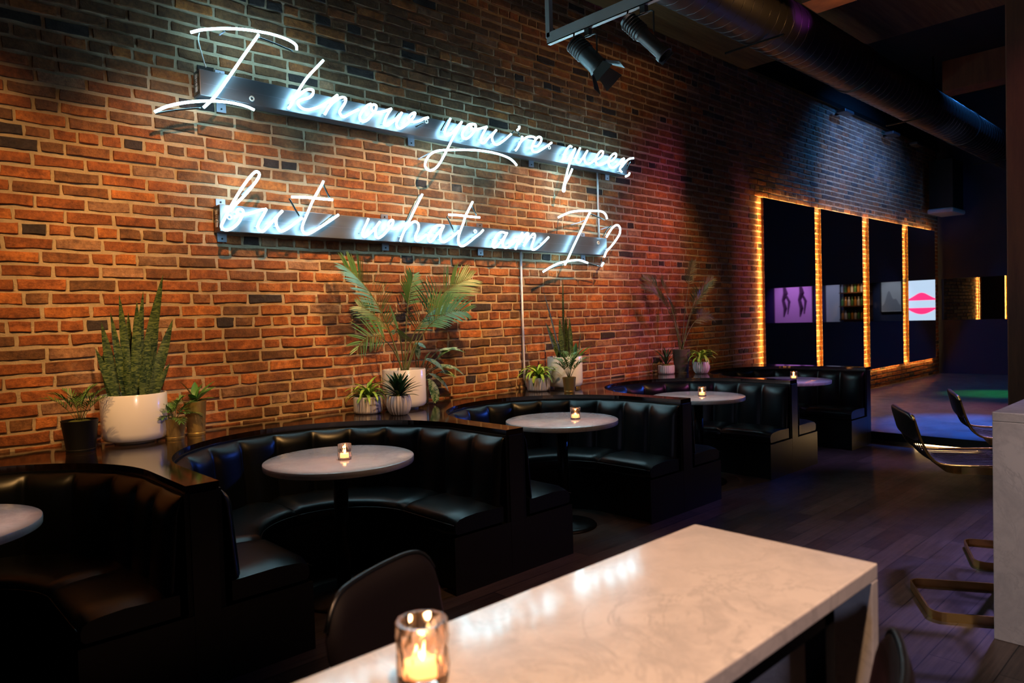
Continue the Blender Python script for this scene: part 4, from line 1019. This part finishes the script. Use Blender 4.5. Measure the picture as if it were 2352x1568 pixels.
# back bar with bottles
e = empty('bar_shelf', (24.7, -5.05, 1.0), 'back bar shelf unit full of bottles beyond the opening', 'shelf')
MB().box(-0.1, 0.28, -0.5, 0.45, 0.10, 0.13).box(-0.1, 0.28, -0.5, 0.45, 0.55, 0.58).box(-0.1, 0.28, -0.5, 0.45, 1.0, 1.03).box(0.25, 0.28, -0.5, 0.45, 0, 1.4).build('shelf_unit', BEAM, e)
bm = [mat('bottle_amber', (0.55, 0.25, 0.05), 0.1, spec=0.8), mat('bottle_green', (0.08, 0.25, 0.08), 0.1, spec=0.8), mat('bottle_clear', (0.7, 0.7, 0.7), 0.1, spec=0.8)]
bprof = [(0.036, 0), (0.038, 0.01), (0.038, 0.17), (0.03, 0.20), (0.013, 0.225), (0.013, 0.285), (0.015, 0.29), (0.015, 0.30), (0.001, 0.30)]
for r_ in range(3):
    for i in range(9):
        o = MB().lathe(bprof, 12).build('liquor_bottle', bm[(i*2+r_) % 3], None, True, loc=(24.72, -5.48+i*0.105, 1.13+0.4501*r_-0.0*r_+0.0003))
        tag(o, ['bottle on the lowest shelf of the back bar', 'bottle on the middle shelf of the back bar', 'bottle on the top shelf of the back bar'][r_], 'bottle', 'bottles on the '+['lowest', 'middle', 'top'][r_]+' back bar shelf')

# ------------------------------------------------------------------ overhead: rail, stage lamps, duct, beams
e = empty('lighting_rail', (3.94, -0.915, 3.50), 'galvanised strut rail carrying two black stage lamps', 'rail')
m = MB()
m.box(-0.02, 0.02, -2.6, 0, 0.0, 0.006).box(-0.02, -0.016, -2.6, 0, 0, 0.041).box(0.016, 0.02, -2.6, 0, 0, 0.041).box(-0.02, 0.02, -2.6, 0, 0.041, 0.047).box(-0.02, -0.016, -2.6, 0, 0.047, 0.082).box(0.016, 0.02, -2.6, 0, 0.047, 0.082)
STR = mat('galvanised_strut', (0.55, 0.57, 0.58), 0.45, 0.5)
m.build('strut', STR, e)
MB().box(-0.02, 0.02, -0.03, 0.01, 0.05, 1.055).build('hanger', STR, e)
MB().box(-0.02, 0.02, -2.2, -2.16, 0.082, 1.055).build('hanger', STR, e)
def stage_lamp(loc, aim, label, ellipsoid):
    e = empty('stage_lamp', loc, label, 'lamp', 'stage lamps hanging from the strut rail')
    MB().box(-0.02, 0.02, -0.02, 0.02, -0.05, -0.001).build('clamp', FIXT, e)
    q = Vector(aim).to_track_quat('Z', 'Y').to_euler()
    yk = MB().tube([(-0.075, 0, -0.19), (-0.075, 0, -0.06), (-0.06, 0, -0.05), (0.06, 0, -0.05), (0.075, 0, -0.06), (0.075, 0, -0.19)], 0.006, 6).build('yoke', FIXT, e); yk.rotation_euler = (0, 0, PI/2)
    if ellipsoid: pr = [(0.03, -0.19), (0.05, -0.18), (0.054, -0.02), (0.05, -0.015), (0.046, 0.0), (0.046, 0.17), (0.056, 0.175), (0.056, 0.20), (0.046, 0.20), (0.044, 0.16), (0.001, 0.16)]
    else: pr = [(0.03, -0.15), (0.062, -0.14), (0.066, -0.12), (0.066, 0.10), (0.074, 0.105), (0.074, 0.13), (0.060, 0.13), (0.058, 0.10), (0.001, 0.10)]
    b = MB().lathe(pr, 28).build('barrel', FIXT, e, True); smooth_auto(b, 35); b.rotation_euler = q; b.location = (0, 0, -0.20)
    m = MB()
    for k in range(8): a = PI*0.25+k*0.2; m.box(-0.004, 0.004, 0.0, 0.02, -0.11, -0.01)
    m = MB()
    for k in range(6):
        z = -0.16+k*0.022; m.lathe([(0.055 if ellipsoid else 0.068, z), (0.062 if ellipsoid else 0.073, z+0.003), (0.062 if ellipsoid else 0.073, z+0.006), (0.055 if ellipsoid else 0.068, z+0.009)], 24)
    f_ = m.build('cooling_fins', FIXT, e, True); f_.rotation_euler = q; f_.location = (0, 0, -0.20)
    if not ellipsoid:
        for k, (sx_, sy_) in enumerate(((1, 0), (-1, 0), (0, 1), (0, -1))):
            m = MB(); a = Vector((sx_, sy_, 0)); s2 = Vector((-sy_, sx_, 0)); z0_ = 0.13
            p = [a*0.066+s2*0.05+Vector((0, 0, z0_)), a*0.066-s2*0.05+Vector((0, 0, z0_)), a*0.12-s2*0.075+Vector((0, 0, z0_+0.095)), a*0.12+s2*0.075+Vector((0, 0, z0_+0.095))]
            off = a*0.003
            m.add(p+[x_+off for x_ in p], [(0, 1, 2, 3), (7, 6, 5, 4), (0, 4, 5, 1), (1, 5, 6, 2), (2, 6, 7, 3), (3, 7, 4, 0)])
            d = m.build('barn_door', FIXT, e); d.rotation_euler = q; d.location = (0, 0, -0.20)
    else:
        g_ = MB().box(0.05, 0.056, -0.05, 0.05, 0.14, 0.21).build('gel_frame', FIXT, e); g_.rotation_euler = q; g_.location = (0, 0, -0.20)
    cb = MB().tube(catmull([(0, 0.05, -0.15), (-0.02, 0.12, -0.05), (0, 0.08, 0.07), (0.03, -0.10, 0.11)], 6), 0.0055, 6).build('power_cable', IRON, e, True)
    return e
stage_lamp((3.94, -1.30, 3.50), (0.25, -0.60, -0.75), 'black stage lamp with open barn doors, the left one on the rail', False)
stage_lamp((3.94, -1.78, 3.50), (0.25, -0.62, -0.75), 'slim black profile stage lamp, the right one on the rail', True)

m = MB(); m.lathe([(0.25, -1.5), (0.25, 16.0)], 40)
e = empty('air_duct', (0, -1.47, 4.10), 'long dark spiral air duct running under the ceiling along the wall', 'duct')
d_ = m.build('duct_tube', DUCT, e, True); smooth_auto(d_, 40); d_.rotation_euler = (0, PI/2, 0)
sp = [(x_/0.16*0.16/1.0, 0.252*math.cos(a), 0.252*math.sin(a)) for a in np.arange(0, 2*PI*125, PI/10) for x_ in (-1.5+a/(2*PI)*0.14,)]
MB().tube(sp, 0.0032, 4).build('spiral_seam', DUCT, e, True)
for x_ in (8.2, 12.2):
    MB().lathe([(0.252, x_-0.03), (0.262, x_-0.03), (0.262, x_+0.03), (0.252, x_+0.03)], 40).build('joint_collar', DUCT, e).rotation_euler = (0, PI/2, 0)
for x_ in (2.0, 6.0, 10.0, 14.0):
    o = MB().box(x_-0.012, x_+0.012, -0.28, -0.262, 0, 0.46).box(x_-0.012, x_+0.012, 0.262, 0.28, 0, 0.46).box(x_-0.012, x_+0.012, -0.28, 0.28, -0.275, -0.258).build('hanger_strap', IRON, e)
for k, x_ in enumerate((5.9, 9.6, 13.2)):
    o = MB().box(x_, x_+0.3, -9.0, -1.95, 4.0, 4.35).build('ceiling_beam', BEAM); tag(o, ['nearest', 'middle', 'farthest'][k]+' dark timber beam under the ceiling, crossing above the room', 'beam', 'timber beams under the ceiling')
# soffit strip by the duct is black
o = MB().box(4.5, 8.1, -1.05, -0.80, 4.49, 4.559).build('vent_slot', BLK); tag(o, 'flat black ceiling panel between the wood soffit and the air duct', 'ceiling panel')
# timber post
P0 = at(2312, 600, 0, 7.0)
o = MB().box(7.0, 7.34, P0[1]-0.36, P0[1], 0, 4.559).build('timber_post', BEAM); mod_bevel(o, 0.012); tag(o, 'square reddish-brown timber post at the right edge of the view', 'post')
spot('post_warm', (5.0, -3.2, 1.9), (7.0, P0[1]-0.1, 2.4), (1.0, 0.4, 0.15), 10, 60, 0.9)
# wall-top flood lamps and loudspeaker
for k, (x_, z_) in enumerate(((11.3, 4.44), (13.3, 4.42), (14.5, 4.42))):
    e = empty('flood_lamp', (x_, -0.07, z_), ['nearest', 'middle', 'farthest'][k]+' of three small flood lamps on top of the far brick wall', 'lamp', 'flood lamps along the top of the far wall')
    o = MB().box(-0.17, 0.17, -0.16, -0.02, 0.0, 0.05).build('lamp_head', GALV, e); mod_bevel(o, 0.01)
    MB().box(-0.02, 0.02, -0.02, 0.055, 0.01, 0.04).build('bracket', IRON, e)
P1 = at(2172, 492, 1, -0.35)
e = empty('loudspeaker', (P1[0], -0.35, P1[2]), 'blue-lit loudspeaker hanging at the far end of the brick wall', 'loudspeaker')
o = MB().box(-0.35, 0.45, -0.22, 0.22, 0.0, 0.09).build('base_tray', mat('pale_tray', (0.35, 0.38, 0.42), 0.5), e); mod_bevel(o, 0.03)
MB().box(-0.28, 0.38, -0.2, 0.2, 0.091, 1.0).build('cabinet', BLK, e)
MB().box(0.0, 0.1, 0.2, 0.33, 0.5, 0.6).build('wall_bracket', BLK, e)
spot('speaker_blue', (12.5, -3.0, 1.4), (P1[0], -0.35, P1[2]), (0.1, 0.45, 1.0), 60, 22, 0.8)
